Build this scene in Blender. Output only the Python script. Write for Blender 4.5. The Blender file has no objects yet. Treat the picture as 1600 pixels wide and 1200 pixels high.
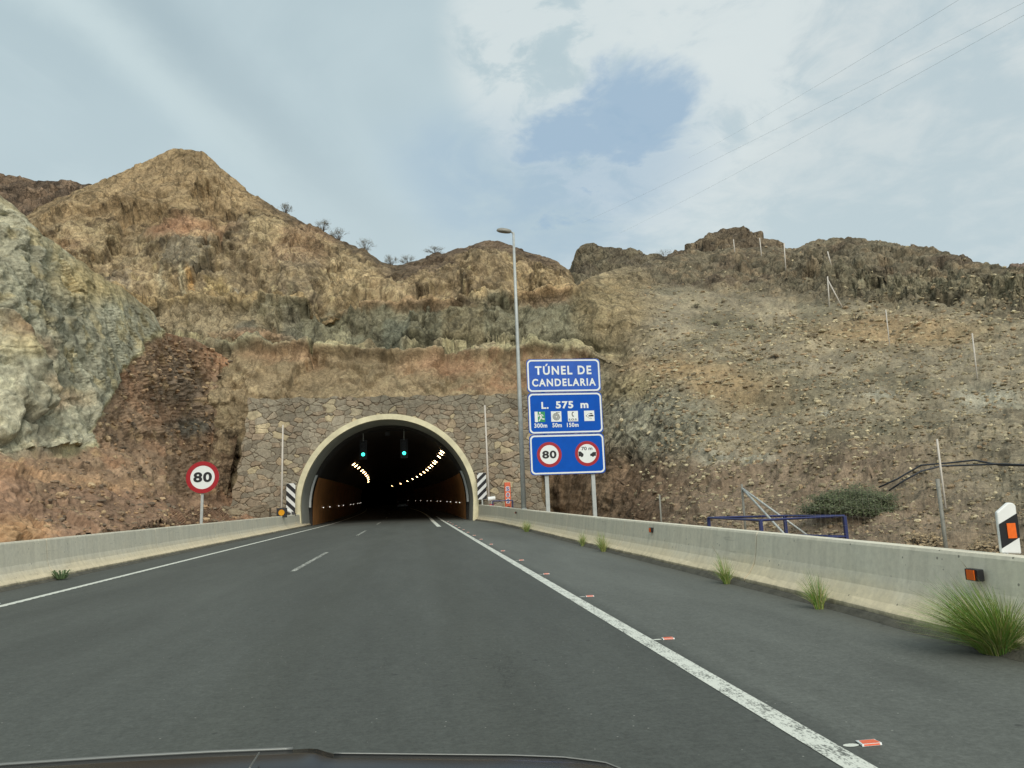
import bpy, math, random
import numpy as np
from mathutils import Vector, Matrix
random.seed(7); rng=np.random.default_rng(7)
S=bpy.context.scene; C=S.collection
# ------------------------------------------------------------ camera
F=1150.0; H=1.35
def Rx(a): c,s=math.cos(a),math.sin(a); return np.array([[1,0,0],[0,c,-s],[0,s,c]])
def Rz(a): c,s=math.cos(a),math.sin(a); return np.array([[c,-s,0],[s,c,0],[0,0,1]])
YAW,PITCH,ROLL=map(math.radians,(-7.81325,8.95751,-2.1))
R=Rz(YAW)@Rx(math.pi/2+PITCH)@Rz(ROLL)
cd=bpy.data.cameras.new('camera'); cam=bpy.data.objects.new('camera',cd); C.objects.link(cam)
M4=Matrix([list(r)+[0] for r in R.tolist()]+[[0,0,0,1]]); M4.translation=(0,0,H); cam.matrix_world=M4
cd.sensor_width=36; cd.lens=36*F/1600; cd.clip_start=0.05; cd.clip_end=5000
S.camera=cam
def ray(px,py):
    px=np.asarray(px,float); py=np.asarray(py,float)
    d=np.stack([(px-800)/F,-(py-600)/F,-np.ones_like(px)],-1)
    return d@R.T
def aty(px,py,Y):
    d=ray(px,py); return d*(np.asarray(Y,float)/d[...,1])[...,None]+np.array([0,0,H])
def ground(px,py,z=0.0):
    d=ray(px,py); return d*((z-H)/d[...,2])[...,None]+np.array([0,0,H])
def udir(px,py):
    d=ray(px,py); return d/np.linalg.norm(d)
# ------------------------------------------------------------ light
SUN_EL,SUN_AZ=math.radians(38),math.radians(176)   # azimuth clockwise from +Y
S.view_settings.view_transform='Standard'; S.view_settings.look='None'
S.view_settings.exposure=0.0; S.view_settings.gamma=1
sd=bpy.data.lights.new('sun','SUN'); sd.energy=2.5; sd.angle=math.radians(32); sd.color=(1,.95,.86)
sun=bpy.data.objects.new('sun',sd); C.objects.link(sun)
sv=Vector((math.sin(SUN_AZ)*math.cos(SUN_EL),math.cos(SUN_AZ)*math.cos(SUN_EL),math.sin(SUN_EL)))
sun.rotation_euler=sv.to_track_quat('Z','Y').to_euler()
# node helper
class NT:
    def __init__(s,t): s.t=t; s.n=t.nodes; s.l=t.links
    def N(s,ty,**k):
        n=s.n.new(ty)
        for a,b in k.items(): setattr(n,a,b)
        return n
    def put(s,inp,v):
        if isinstance(v,bpy.types.NodeSocket): s.l.new(v,inp)
        elif v is not None: inp.default_value=v
    def math(s,op,a,b=None,c=None,clamp=False):
        n=s.N('ShaderNodeMath',operation=op); n.use_clamp=clamp
        for i,v in enumerate((a,b,c)):
            if v is not None: s.put(n.inputs[i],v)
        return n.outputs[0]
    def vmath(s,op,a,b=None):
        n=s.N('ShaderNodeVectorMath',operation=op); s.put(n.inputs[0],a)
        if b is not None: s.put(n.inputs[1],b)
        return n.outputs['Value'] if op in('DOT_PRODUCT','LENGTH') else n.outputs[0]
    def sep(s,v): n=s.N('ShaderNodeSeparateXYZ'); s.put(n.inputs[0],v); return n.outputs
    def comb(s,x,y,z):
        n=s.N('ShaderNodeCombineXYZ')
        for i,v in enumerate((x,y,z)): s.put(n.inputs[i],v)
        return n.outputs[0]
    def mapr(s,v,a,b,c=0.0,d=1.0,smooth=True):
        n=s.N('ShaderNodeMapRange'); n.interpolation_type='SMOOTHSTEP' if smooth else 'LINEAR'
        s.put(n.inputs[0],v)
        for i,q in enumerate((a,b,c,d)): s.put(n.inputs[i+1],q)
        return n.outputs[0]
    def noise(s,v,scale,detail=6,rough=.55,dist=0.0,out=0):
        n=s.N('ShaderNodeTexNoise'); s.put(n.inputs['Vector'],v); s.put(n.inputs['Scale'],scale)
        n.inputs['Detail'].default_value=detail; n.inputs['Roughness'].default_value=rough; n.inputs['Distortion'].default_value=dist
        return n.outputs[out]
    def vor(s,v,scale,feature='F1',rand=1.0,out=0):
        n=s.N('ShaderNodeTexVoronoi',feature=feature); s.put(n.inputs['Vector'],v); n.inputs['Scale'].default_value=scale
        n.inputs['Randomness'].default_value=rand
        return n.outputs[out]
    def mix(s,f,a,b,mode='MIX'):
        n=s.N('ShaderNodeMix',data_type='RGBA',blend_type=mode); s.put(n.inputs[0],f)
        s.put(n.inputs[6],a if not isinstance(a,tuple) else (*a,1)[:4]); s.put(n.inputs[7],b if not isinstance(b,tuple) else (*b,1)[:4])
        return n.outputs[2]
    def ramp(s,v,pts):
        n=s.N('ShaderNodeValToRGB'); s.put(n.inputs[0],v); e=n.color_ramp.elements
        while len(e)<len(pts): e.new(.5)
        for k,(p,c) in zip(e,pts): k.position=p; k.color=(*c,1)
        return n.outputs[0]
def lin(c,k=1.0):
    c=np.asarray(c,float)/255.0
    return np.where(c<=.04045,c/12.92,((c+.055)/1.055)**2.4)*k
def L(r,g,b,k=1.0): return tuple(float(v) for v in lin((r,g,b),k))
# world: Nishita sky under thin broken cloud
W=bpy.data.worlds.new('World'); S.world=W; W.use_nodes=True; t=NT(W.node_tree); t.n.clear()
sky=t.N('ShaderNodeTexSky',sky_type='NISHITA'); sky.sun_disc=False; sky.sun_elevation=SUN_EL; sky.sun_rotation=SUN_AZ
tc=t.N('ShaderNodeTexCoord').outputs['Generated']
dv=t.vmath('NORMALIZE',tc); X,Y_,Z=t.sep(dv)
zz=t.math('ADD',t.math('MAXIMUM',Z,0.0),.18)
pl=t.comb(t.math('DIVIDE',X,zz),t.math('DIVIDE',Y_,zz),0.0)
def toward(px,py): return tuple(float(v) for v in udir(px,py))
def spot(px,py,c0,c1): return t.mapr(t.vmath('DOT_PRODUCT',dv,toward(px,py)),c0,c1)
n1=t.noise(pl,2.2,9,.6,.3); n2=t.noise(pl,6.5,8,.62,.5); n3=t.noise(pl,.9,4,.5,.4)
skyb=t.mix(1.0,sky.outputs[0],(.11,.11,.11),'MULTIPLY')
blue=L(156,184,208); veil=L(196,214,219); grey=L(182,201,207); bright=L(230,236,234)
# veil with soft variation
col=t.mix(t.mapr(n3,.35,.68),grey,veil)
def band(p,q,w,s):
    n=np.cross(udir(*p),udir(*q)); n/=np.linalg.norm(n)
    a=t.vmath('DOT_PRODUCT',dv,tuple(float(v) for v in n))
    a=t.math('ADD',a,t.math('MULTIPLY',t.math('SUBTRACT',n1,.5),.10))
    a=t.math('ABSOLUTE',a); return t.math('MULTIPLY',t.mapr(a,0.0,w,1.0,0.0),s)
left=t.mapr(X,-.02,.12,1.0,0.0)
col=t.mix(t.math('MULTIPLY',left,t.mapr(t.noise(pl,1.4,6,.6,.8),.42,.64,0,.6)),col,L(200,217,221))
col=t.mix(t.math('MULTIPLY',band((120,20),(600,390),.052,.85),left),col,L(208,224,226))
col=t.mix(t.math('MULTIPLY',band((235,20),(540,320),.07,.6),left),col,L(172,191,198))
# clouds on the right
rightm=t.mapr(t.math('ADD',X,t.math('MULTIPLY',t.math('SUBTRACT',n1,.5),.5)),.14,.30)
cl=t.mapr(t.math('ADD',t.math('MULTIPLY',n1,.55),t.math('MULTIPLY',n2,.45)),.41,.60)
col=t.mix(t.math('MULTIPLY',rightm,.85),col,L(198,214,219))
col=t.mix(t.math('MULTIPLY',rightm,cl),col,bright)
lowc=t.math('MULTIPLY',t.mapr(Z,.30,.50,1.0,0.0),.5)
col=t.mix(lowc,col,L(200,216,219))
col=t.mix(t.math('MULTIPLY',spot(1600,120,.93,.99),.35),col,L(184,201,207))
# hole in the cloud
clb=t.mapr(t.math('MULTIPLY',spot(985,45,.965,.990),t.mapr(n2,.30,.60)),0.05,.7,0,.85)
col=t.mix(clb,col,L(220,230,230))
n5=t.noise(t.vmath('ADD',pl,(7.3,2.1,0)),3.2,8,.6,.4)
hv=t.math('MAXIMUM',t.vmath('DOT_PRODUCT',dv,toward(965,205)),t.math('SUBTRACT',t.vmath('DOT_PRODUCT',dv,toward(900,250)),.0008))
hv=t.math('ADD',hv,t.math('ADD',t.math('MULTIPLY',t.math('SUBTRACT',n5,.5),.022),t.math('MULTIPLY',t.math('SUBTRACT',n2,.5),.012)))
hole=t.mapr(hv,.9935,.9995,0.0,.85)
hole=t.math('MAXIMUM',hole,t.math('MULTIPLY',t.math('MULTIPLY',spot(860,190,.968,.994),t.mapr(n5,.38,.64,.55,.2)),t.mapr(Z,.44,.52,1.0,0.0)))
col=t.mix(hole,col,blue)
fin=t.mix(.93,skyb,col)
bg=t.N('ShaderNodeBackground'); t.put(bg.inputs[0],fin); bg.inputs[1].default_value=1.0
t.l.new(bg.outputs[0],t.N('ShaderNodeOutputWorld').inputs[0])
# ------------------------------------------------------------ tagging / mesh helpers
def tag(o,label=None,cat=None,group=None,kind=None):
    if label:o['label']=label
    if cat:o['category']=cat
    if group:o['group']=group
    if kind:o['kind']=kind
    return o
def empty(name,loc,label,cat,group=None,rz=0):
    o=bpy.data.objects.new(name,None); C.objects.link(o); o.location=loc; o.rotation_euler=(0,0,rz); o.empty_display_size=.2
    return tag(o,label,cat,group)
def link(name,me,mat,parent=None):
    o=bpy.data.objects.new(name,me); C.objects.link(o)
    if mat is not None: me.materials.append(mat)
    if parent is not None: o.parent=parent
    return o
def copy_tree(o,parent=None):
    c=o.copy(); C.objects.link(c)
    if parent is not None: c.parent=parent
    for ch in [q for q in C.objects if q.parent==o]: copy_tree(ch,c)
    return c
class MB:
    def __init__(s): s.v=[]; s.f=[]
    def add(s,vs,fs):
        b=len(s.v); s.v+= [tuple(float(c) for c in p) for p in vs]; s.f+=[tuple(i+b for i in f) for f in fs]; return s
    def box(s,x0,x1,y0,y1,z0,z1):
        return s.add([(x,y,z) for z in(z0,z1) for y in(y0,y1) for x in(x0,x1)],[(0,2,3,1),(4,5,7,6),(0,1,5,4),(2,6,7,3),(0,4,6,2),(1,3,7,5)])
    def tube(s,pts,r,n=8,cap=True):
        pts=[Vector(p) for p in pts]; rs=r if isinstance(r,(list,tuple)) else [r]*len(pts); rings=[]
        up=Vector((0,0,1)) if abs((pts[-1]-pts[0]).normalized().z)<.9 else Vector((1,0,0))
        for i,p in enumerate(pts):
            d=(pts[min(i+1,len(pts)-1)]-pts[max(i-1,0)]).normalized(); a=d.cross(up).normalized(); b=d.cross(a)
            rings+=[p+a*math.cos(k*2*math.pi/n)*rs[i]+b*math.sin(k*2*math.pi/n)*rs[i] for k in range(n)]
        f=[(i*n+k,i*n+(k+1)%n,(i+1)*n+(k+1)%n,(i+1)*n+k) for i in range(len(pts)-1) for k in range(n)]
        if cap: f+= [tuple(range(n))[::-1],tuple((len(pts)-1)*n+k for k in range(n))]
        return s.add(rings,f)
    def prism(s,poly,y0,y1):   # poly in xz, extruded along y
        n=len(poly); v=[(x,y0,z) for x,z in poly]+[(x,y1,z) for x,z in poly]
        return s.add(v,[tuple(range(n)),tuple(range(2*n-1,n-1,-1))]+[(i,i+n,(i+1)%n+n,(i+1)%n) for i in range(n)])
    def flat(s,poly,y):
        return s.add([(x,y,z) for x,z in poly],[tuple(range(len(poly)))])
    def ring(s,outer,inner,y0,y1):
        n=len(outer); v=[(x,y0,z) for x,z in outer]+[(x,y0,z) for x,z in inner]+[(x,y1,z) for x,z in outer]+[(x,y1,z) for x,z in inner]
        f=[]
        for i in range(n):
            j=(i+1)%n; f+=[(i,j,n+j,n+i),(2*n+i,3*n+i,3*n+j,2*n+j),(i,2*n+i,2*n+j,j),(n+i,n+j,3*n+j,3*n+i)]
        return s.add(v,f)
    def build(s,name,mat,parent=None,smooth=False,bevel=0):
        me=bpy.data.meshes.new(name); me.from_pydata(s.v,[],s.f); me.update()
        if smooth: me.polygons.foreach_set('use_smooth',[True]*len(me.polygons))
        o=link(name,me,mat,parent)
        if bevel:
            m=o.modifiers.new('bevel','BEVEL'); m.width=bevel; m.segments=2; m.limit_method='ANGLE'
        return o
def rrect(x0,x1,z0,z1,r,n=6):
    p=[]
    for cx,cz,a in((x1-r,z1-r,0),(x0+r,z1-r,90),(x0+r,z0+r,180),(x1-r,z0+r,270)):
        p+=[(cx+r*math.cos(math.radians(a+90*k/n)),cz+r*math.sin(math.radians(a+90*k/n))) for k in range(n+1)]
    return p
def circ(cx,cz,r,n=40): return [(cx+r*math.cos(2*math.pi*k/n),cz+r*math.sin(2*math.pi*k/n)) for k in range(n)]
def text(s,x0,x1,z0,z1,y,name,mat,parent,bold=.02,sp=1.0):
    cu=bpy.data.curves.new('t','FONT'); cu.body=s; cu.offset=bold; cu.space_character=sp; cu.resolution_u=4
    o=bpy.data.objects.new('t',cu); C.objects.link(o); bpy.context.view_layer.update()
    me=bpy.data.meshes.new_from_object(o.evaluated_get(bpy.context.evaluated_depsgraph_get())); bpy.data.objects.remove(o)
    n=len(me.vertices); a=np.empty(n*3); me.vertices.foreach_get('co',a); a=a.reshape(-1,3)
    mn,mx=a.min(0),a.max(0); b=np.empty_like(a)
    b[:,0]=x0+(a[:,0]-mn[0])/(mx[0]-mn[0])*(x1-x0); b[:,1]=y; b[:,2]=z0+(a[:,1]-mn[1])/(mx[1]-mn[1])*(z1-z0)
    me.vertices.foreach_set('co',b.ravel()); me.materials.clear(); me.update(); me.name=name
    return link(name,me,mat,parent)
# ------------------------------------------------------------ materials
def pmat(name,col,rough=.6,metal=0.0,var=.15,vscale=8.0,bump=0.0,bscale=40.0,emit=None,es=0.0,spec=.5):
    m=bpy.data.materials.new(name); m.use_nodes=True; t=NT(m.node_tree); b=t.n['Principled BSDF']
    tc=t.N('ShaderNodeTexCoord').outputs['Object']
    if var>0:
        n=t.noise(tc,vscale,5,.6); f=t.mapr(n,.3,.7,1-var,1+var,False)
        t.put(b.inputs['Base Color'],t.mix(1.0,(*col,1),t.comb(f,f,f),'MULTIPLY'))
    else: b.inputs['Base Color'].default_value=(*col,1)
    b.inputs['Roughness'].default_value=rough; b.inputs['Metallic'].default_value=metal
    b.inputs['Specular IOR Level'].default_value=spec
    if bump:
        bn=t.N('ShaderNodeBump'); bn.inputs['Strength'].default_value=bump; bn.inputs['Distance'].default_value=.02
        t.put(bn.inputs['Height'],t.noise(tc,bscale,4,.6)); t.put(b.inputs['Normal'],bn.outputs[0])
    if emit: b.inputs['Emission Color'].default_value=(*emit,1); b.inputs['Emission Strength'].default_value=es
    return m
def rockmat(name,s1=1.0,bump=.6,cracks=True):
    m=bpy.data.materials.new(name); m.use_nodes=True; t=NT(m.node_tree); b=t.n['Principled BSDF']
    an=t.N('ShaderNodeAttribute',attribute_name='rock'); a=an.outputs['Color']; al=an.outputs['Alpha']
    p=t.N('ShaderNodeNewGeometry').outputs['Position']
    nf=t.noise(p,2.6*s1,10,.72,.3); ng=t.noise(p,.5*s1,5,.6); nh=t.noise(p,8*s1,7,.78)
    pv=t.vmath('MULTIPLY',p,(1.0,1.0,.70))
    pw=t.vmath('ADD',pv,t.vmath('MULTIPLY',t.vmath('SUBTRACT',t.noise(p,.55,4,.55,out=1),(.5,.5,.5)),(1.1,1.1,1.1)))
    def crease(sc,w,lo,seed,m0,m1):
        n=t.noise(t.vmath('ADD',pv,(seed,seed*.7,seed*1.3)),sc,6,.62,.5)
        k=t.mapr(t.math('ABSOLUTE',t.math('SUBTRACT',n,.5)),0,w,lo,1.0)
        return t.math('MAXIMUM',k,t.mapr(t.noise(p,sc*.8,2,.5),m0,m1,0,1))
    def cells(sc):
        v=t.N('ShaderNodeTexVoronoi',feature='F1'); t.put(v.inputs['Vector'],pw); v.inputs['Scale'].default_value=sc
        cc=t.vmath('SUBTRACT',v.outputs['Color'],(.5,.5,.5))
        d=t.vmath('SUBTRACT',t.vmath('MULTIPLY',pw,(sc,sc,sc)),t.vmath('MULTIPLY',v.outputs['Position'],(sc,sc,sc)))
        return t.sep(cc)[0],t.vmath('DOT_PRODUCT',d,cc)
    def edge(sc,w,lo):
        v=t.vor(pw,sc,'DISTANCE_TO_EDGE'); return t.mapr(v,0,w,lo,1.0)
    pc=t.vmath('MULTIPLY',pw,(1.0,1.0,.16))
    col_e=t.mapr(t.vor(pc,.33*s1,'DISTANCE_TO_EDGE'),0,.05,.45,1.0); vc=t.N('ShaderNodeTexVoronoi',feature='F1'); t.put(vc.inputs['Vector'],pc); vc.inputs['Scale'].default_value=.33*s1
    colt=t.sep(t.vmath('SUBTRACT',vc.outputs['Color'],(.5,.5,.5)))[1]
    k1=t.math('MAXIMUM',t.math('MULTIPLY',edge(.30*s1,.035,.48),edge(.95*s1,.07,.68)),t.mapr(t.noise(p,.45*s1,4,.6),.54,.66,0,1))
    kk=t.math('MULTIPLY',crease(.45*s1,.022,.42,3.1,.50,.60),crease(1.3*s1,.04,.6,8.7,.50,.60))
    kk=t.math('MULTIPLY',t.math('MULTIPLY',kk,crease(3.2*s1,.06,.7,17.,.50,.62)),t.math('MULTIPLY',k1,t.math('MAXIMUM',col_e,t.mapr(t.noise(p,.16,3),.46,.56,0,1))))
    ca,ha=cells(.8*s1); cb,hb=cells(2.3*s1); cl_,hl=cells(.27*s1)
    kk=t.math('ADD',t.math('MULTIPLY',t.math('SUBTRACT',kk,1.0),al),1.0)
    if not cracks: kk=1.0; ha=hb=hl=ca=cb=cl_=0.0
    f=t.math('MULTIPLY',t.mapr(nf,.30,.70,.80,1.22,False),t.mapr(nh,.32,.68,.76,1.26,False))
    f=t.math('MULTIPLY',f,t.math('MULTIPLY_ADD',al,t.math('ADD',t.math('ADD',t.math('MULTIPLY',cl_,.26),t.math('MULTIPLY',colt,.30)),t.math('ADD',t.math('MULTIPLY',ca,.28),t.math('MULTIPLY',cb,.24))),1.0))
    nk=t.noise(p,5.5*s1,8,.85); f=t.math('MULTIPLY',f,t.math('MULTIPLY_ADD',t.math('SUBTRACT',t.mapr(nk,.36,.64,.62,1.40,False),1.0),t.math('SUBTRACT',1.1,al),1.0))
    f=t.math('MULTIPLY',f,kk)
    c=t.mix(1.0,a,t.comb(f,f,f),'MULTIPLY')
    c=t.mix(t.mapr(ng,.45,.7,0,.35),c,t.mix(1.0,c,(1.04,.99,.92,1),'MULTIPLY'))
    c=t.mix(t.mapr(t.noise(t.vmath('ADD',p,(9,4,2)),.8*s1,6,.65),.50,.68,0,.5),c,t.mix(1.0,c,(.94,1.0,.98,1),'MULTIPLY'))
    t.put(b.inputs['Base Color'],c); b.inputs['Roughness'].default_value=.93; b.inputs['Specular IOR Level'].default_value=.25
    bn=t.N('ShaderNodeBump'); bn.inputs['Strength'].default_value=bump; bn.inputs['Distance'].default_value=.15
    h=t.math('ADD',t.math('ADD',t.math('MULTIPLY',nf,.8),t.math('MULTIPLY',nh,.4)),t.math('ADD',t.math('MULTIPLY',kk,.6),t.math('MULTIPLY',al,t.math('ADD',t.math('MULTIPLY',hl,4.5),t.math('ADD',t.math('MULTIPLY',ha,2.2),t.math('MULTIPLY',hb,.7))))))
    t.put(bn.inputs['Height'],h); t.put(b.inputs['Normal'],bn.outputs[0])
    return m
ROCK=rockmat('rock'); RUB=rockmat('loose_rock',1.6,.7)
def concrete(name,base,tint,side=1):
    m=bpy.data.materials.new(name); m.use_nodes=True; t=NT(m.node_tree); b=t.n['Principled BSDF']
    p=t.N('ShaderNodeNewGeometry').outputs['Position']; x,y,z=t.sep(p)
    n1=t.noise(p,.8,6,.6,.4); n2=t.noise(p,14,5,.65); st=t.noise(t.comb(x,t.math('MULTIPLY',y,5.0),t.math('MULTIPLY',z,.5)),1.3,6,.6)
    c=t.mix(t.mapr(n1,.35,.65),(*base,1),(*tint,1))
    low=t.math('MULTIPLY',t.mapr(t.math('ADD',z,t.math('MULTIPLY',t.math('SUBTRACT',n1,.5),.5)),.12,.48,1.0,0.0),.65)
    c=t.mix(low,c,(*tuple(v*w for v,w in zip(base,(1.15,.99,.76))),1))
    f=t.math('MULTIPLY',t.mapr(n2,.3,.7,.9,1.08,False),t.mapr(st,.3,.7,.88,1.07,False))
    c=t.mix(1.0,c,t.comb(f,f,f),'MULTIPLY')
    pit=t.vor(p,7.0); pm=t.mapr(pit,.07,.11,.38,1.0)
    sc_=t.noise(t.comb(x,t.math('MULTIPLY',y,.25),t.math('MULTIPLY',z,3.0)),2.2,6,.7); scf=t.mapr(sc_,.60,.68,1.0,.80)
    dr=t.noise(t.comb(x,t.math('MULTIPLY',y,3.0),t.math('MULTIPLY',z,.22)),1.5,4,.6); drf=t.mapr(dr,.62,.74,1.0,.86); c=t.mix(1.0,c,t.comb(t.math('MULTIPLY',scf,drf),t.math('MULTIPLY',scf,drf),t.math('MULTIPLY',scf,drf)),'MULTIPLY')
    pm=t.math('MAXIMUM',pm,t.mapr(t.noise(p,1.1,2),.46,.58,1.0,0.0))
    c=t.mix(1.0,c,t.comb(pm,pm,pm),'MULTIPLY')
    dirt=t.mapr(t.math('ADD',z,t.math('MULTIPLY',t.noise(p,5,6,.7),.16)),.12,.21,.75,0.0)
    c=t.mix(dirt,c,L(95,90,76,.8))
    t.put(b.inputs['Base Color'],c); b.inputs['Roughness'].default_value=.85
    bn=t.N('ShaderNodeBump'); bn.inputs['Strength'].default_value=.35; bn.inputs['Distance'].default_value=.01
    t.put(bn.inputs['Height'],t.math('ADD',n2,n1)); t.put(b.inputs['Normal'],bn.outputs[0]); return m
CONC=concrete('barrier_concrete',L(216,211,191),L(220,213,191))
CREAM=pmat('cream_concrete',L(214,206,172),.8,var=.22,vscale=.9,bump=.2)
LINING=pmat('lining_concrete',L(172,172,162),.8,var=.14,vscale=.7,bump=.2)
TDARK=pmat('dark_lining',L(60,56,52),.9,var=.2,vscale=.5)  # dark base tone for the lining beyond the portal
CLAD=pmat('glow_tinted_panels',L(205,142,84),.6,var=.2,vscale=.8)  # lamp glow on the lower walls is put into this orange colour
GALV=pmat('galvanised_steel',L(176,180,176),.5,.15,.12,6)
WHITEP=pmat('white_paint',L(225,226,222),.45,var=.05)
POLEP=pmat('pale_pole_paint',L(196,188,176),.6,var=.08)
SIGNB=pmat('sign_blue',L(0,80,176),.5,var=.08,vscale=3,spec=.15)
SIGNB2=pmat('sign_blue_faded',L(50,94,182),.5,var=.12,vscale=3,spec=.2)
SIGNW=pmat('sign_white',L(226,230,226),.4,var=.03)
SIGNR=pmat('sign_red',L(160,24,34),.4,var=.08)
BLACK=pmat('black_paint',L(24,24,26),.5,var=.1)
GREEN=pmat('exit_green',L(35,140,85),.45,var=.05)
BLUEM=pmat('blue_painted_steel',L(38,46,92),.5,var=.15)
FENCEM=pmat('weathered_steel',L(132,130,120),.6,.1,.2,6)
ORANGE=pmat('orange_reflector',L(232,105,30),.35,var=.1,vscale=30)
AMBER=pmat('amber_lens',L(215,150,25),.3,var=.05)
STUDO=pmat('stud_orange',L(225,100,60),.4,var=.12,vscale=60)
DARKPL=pmat('dark_plastic',L(34,34,36),.55)
HOSE=pmat('black_hose',L(42,46,52),.5,var=.2)
SOSO=pmat('post_orange',L(214,104,70),.5)
SOSB=pmat('letter_blue',L(38,62,140),.5)
WIRE=pmat('fence_wire',L(118,112,98),.6,.3)
CABLE=pmat('cable',L(176,186,190),.7)  # fading into the sky is put into this pale colour
GLOW=pmat('green_signal',(.0,.5,.4),.4,var=0,emit=(.05,1,.72),es=3.2)
LAMPM=pmat('tunnel_lamp_glow',(.9,.8,.5),.4,var=0,emit=(1,.66,.30),es=28)
GUIDE=pmat('guide_light',(.9,.9,.9),.4,var=0,emit=(1,.95,.85),es=1.6)
def linemat(name,wear):
    m=bpy.data.materials.new(name); m.use_nodes=True; t=NT(m.node_tree); b=t.n['Principled BSDF']
    p=t.N('ShaderNodeNewGeometry').outputs['Position']; x,y,z=t.sep(p)
    q=t.comb(x,t.math('MULTIPLY',y,.45),z)
    n=t.noise(q,70,5,.75); n2=t.noise(q,9,5,.6)
    v=t.math('ADD',t.math('MULTIPLY',n,.65),t.math('MULTIPLY',n2,.35))
    k=t.mapr(v,.43-wear*.06,.53-wear*.02)
    t.put(b.inputs['Base Color'],t.mix(k,L(96,98,92),L(214,216,204))); b.inputs['Roughness'].default_value=.7; return m
LINE=linemat('line_paint_worn',.6); LINE2=linemat('line_paint',1.5); LINE3=linemat('line_paint_faint',-1.2)
def asphalt():
    m=bpy.data.materials.new('asphalt'); m.use_nodes=True; t=NT(m.node_tree); b=t.n['Principled BSDF']
    p=t.N('ShaderNodeNewGeometry').outputs['Position']; x,y,z=t.sep(p)
    q=t.comb(x,t.math('MULTIPLY',y,.18),z)
    n1=t.noise(q,.7,6,.6,.3); n2=t.noise(p,26,6,.85); n3=t.noise(q,3.5,6,.65)
    edge=t.math('ADD',x,t.math('MULTIPLY',t.math('SUBTRACT',n1,.5),.15))
    sh=t.mapr(edge,2.15,2.45)
    c=t.mix(sh,L(80,83,78),L(97,100,94))
    # wheel tracks slightly darker / polished
    w=t.math('ABSOLUTE',t.math('SUBTRACT',t.math('ABSOLUTE',t.math('ADD',x,.3)),.9))
    c=t.mix(t.mapr(w,.1,.5,.22,0),c,L(68,70,62))
    f=t.math('MULTIPLY',t.mapr(n1,.3,.7,.86,1.12,False),t.mapr(n2,.30,.70,.66,1.34,False))
    n4=t.noise(p,8.0,5,.8); n6=t.noise(q,.25,4,.6)
    f=t.math('MULTIPLY',f,t.math('MULTIPLY',t.mapr(n3,.3,.7,.92,1.07,False),t.math('MULTIPLY',t.mapr(n4,.32,.68,.86,1.14,False),t.mapr(n6,.35,.65,.92,1.08,False))))
    c=t.mix(1.0,c,t.comb(f,f,f),'MULTIPLY')
    ckn=t.noise(t.comb(x,t.math('MULTIPLY',y,.35),0.0),.55,7,.6,.3); ckm=t.mapr(t.math('ABSOLUTE',t.math('SUBTRACT',ckn,.47)),0.0,.0035,.45,0.0); ckm=t.math('MULTIPLY',ckm,t.mapr(t.noise(p,.25,2),.52,.6))
    c=t.mix(ckm,c,L(48,49,46))
    oil=t.mapr(t.vor(t.comb(x,t.math('MULTIPLY',y,.4),0.0),.55),.06,.16,.22,0.0); c=t.mix(oil,c,L(58,60,56))
    v=t.vor(p,11.0); sp=t.mapr(v,.05,.08,.6,0.0); sp=t.math('MULTIPLY',sp,t.mapr(t.vor(p,11.0,out=1),.55,.6))
    c=t.mix(sp,c,L(165,165,155))
    v2=t.vor(t.vmath('ADD',p,(3.3,1.7,0)),2.1); st=t.mapr(v2,.03,.07,.6,0.0)
    c=t.mix(st,c,L(45,46,45))
    dust=t.mapr(t.math('ADD',x,t.math('MULTIPLY',n3,.7)),4.55,5.2,0,.55)
    c=t.mix(dust,c,L(78,76,66))
    t.put(b.inputs['Base Color'],c); b.inputs['Roughness'].default_value=.82; b.inputs['Specular IOR Level'].default_value=.35
    bn=t.N('ShaderNodeBump'); bn.inputs['Strength'].default_value=.4; bn.inputs['Distance'].default_value=.006
    t.put(bn.inputs['Height'],n2); t.put(b.inputs['Normal'],bn.outputs[0]); return m
ASPH=asphalt()
# ------------------------------------------------------------ numpy noise
def _h(ix,iy,iz,s):
    M=np.uint32
    n=(ix.astype(np.int64)*374761393+iy.astype(np.int64)*668265263+iz.astype(np.int64)*2147483647%4294967291+int(s)*1013904223)&0xffffffff
    n=(n^(n>>13))*1274126177&0xffffffff; n=(n^(n>>16))*2246822519&0xffffffff; n=n^(n>>13)
    return (n&0xffffff)/float(0xffffff)
def vnoise(P,s=0):
    i=np.floor(P); f=P-i; i=i.astype(np.int64); u=f*f*f*(f*(f*6-15)+10); r=0
    for a in(0,1):
        wa=u[:,0] if a else 1-u[:,0]
        for b in(0,1):
            wb=u[:,1] if b else 1-u[:,1]
            for c in(0,1):
                wc=u[:,2] if c else 1-u[:,2]
                r=r+wa*wb*wc*_h(i[:,0]+a,i[:,1]+b,i[:,2]+c,s)
    return r
ROT=Rz(.6)@Rx(.8)
def fbm(P,o=5,s=0,gain=.5):
    r=0;a=1;t=0;Q=P
    for k in range(o):
        r=r+a*vnoise(Q,s+k*17); t+=a; a*=gain; Q=(Q@ROT.T)*2.03+5.1
    return r/t
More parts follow.
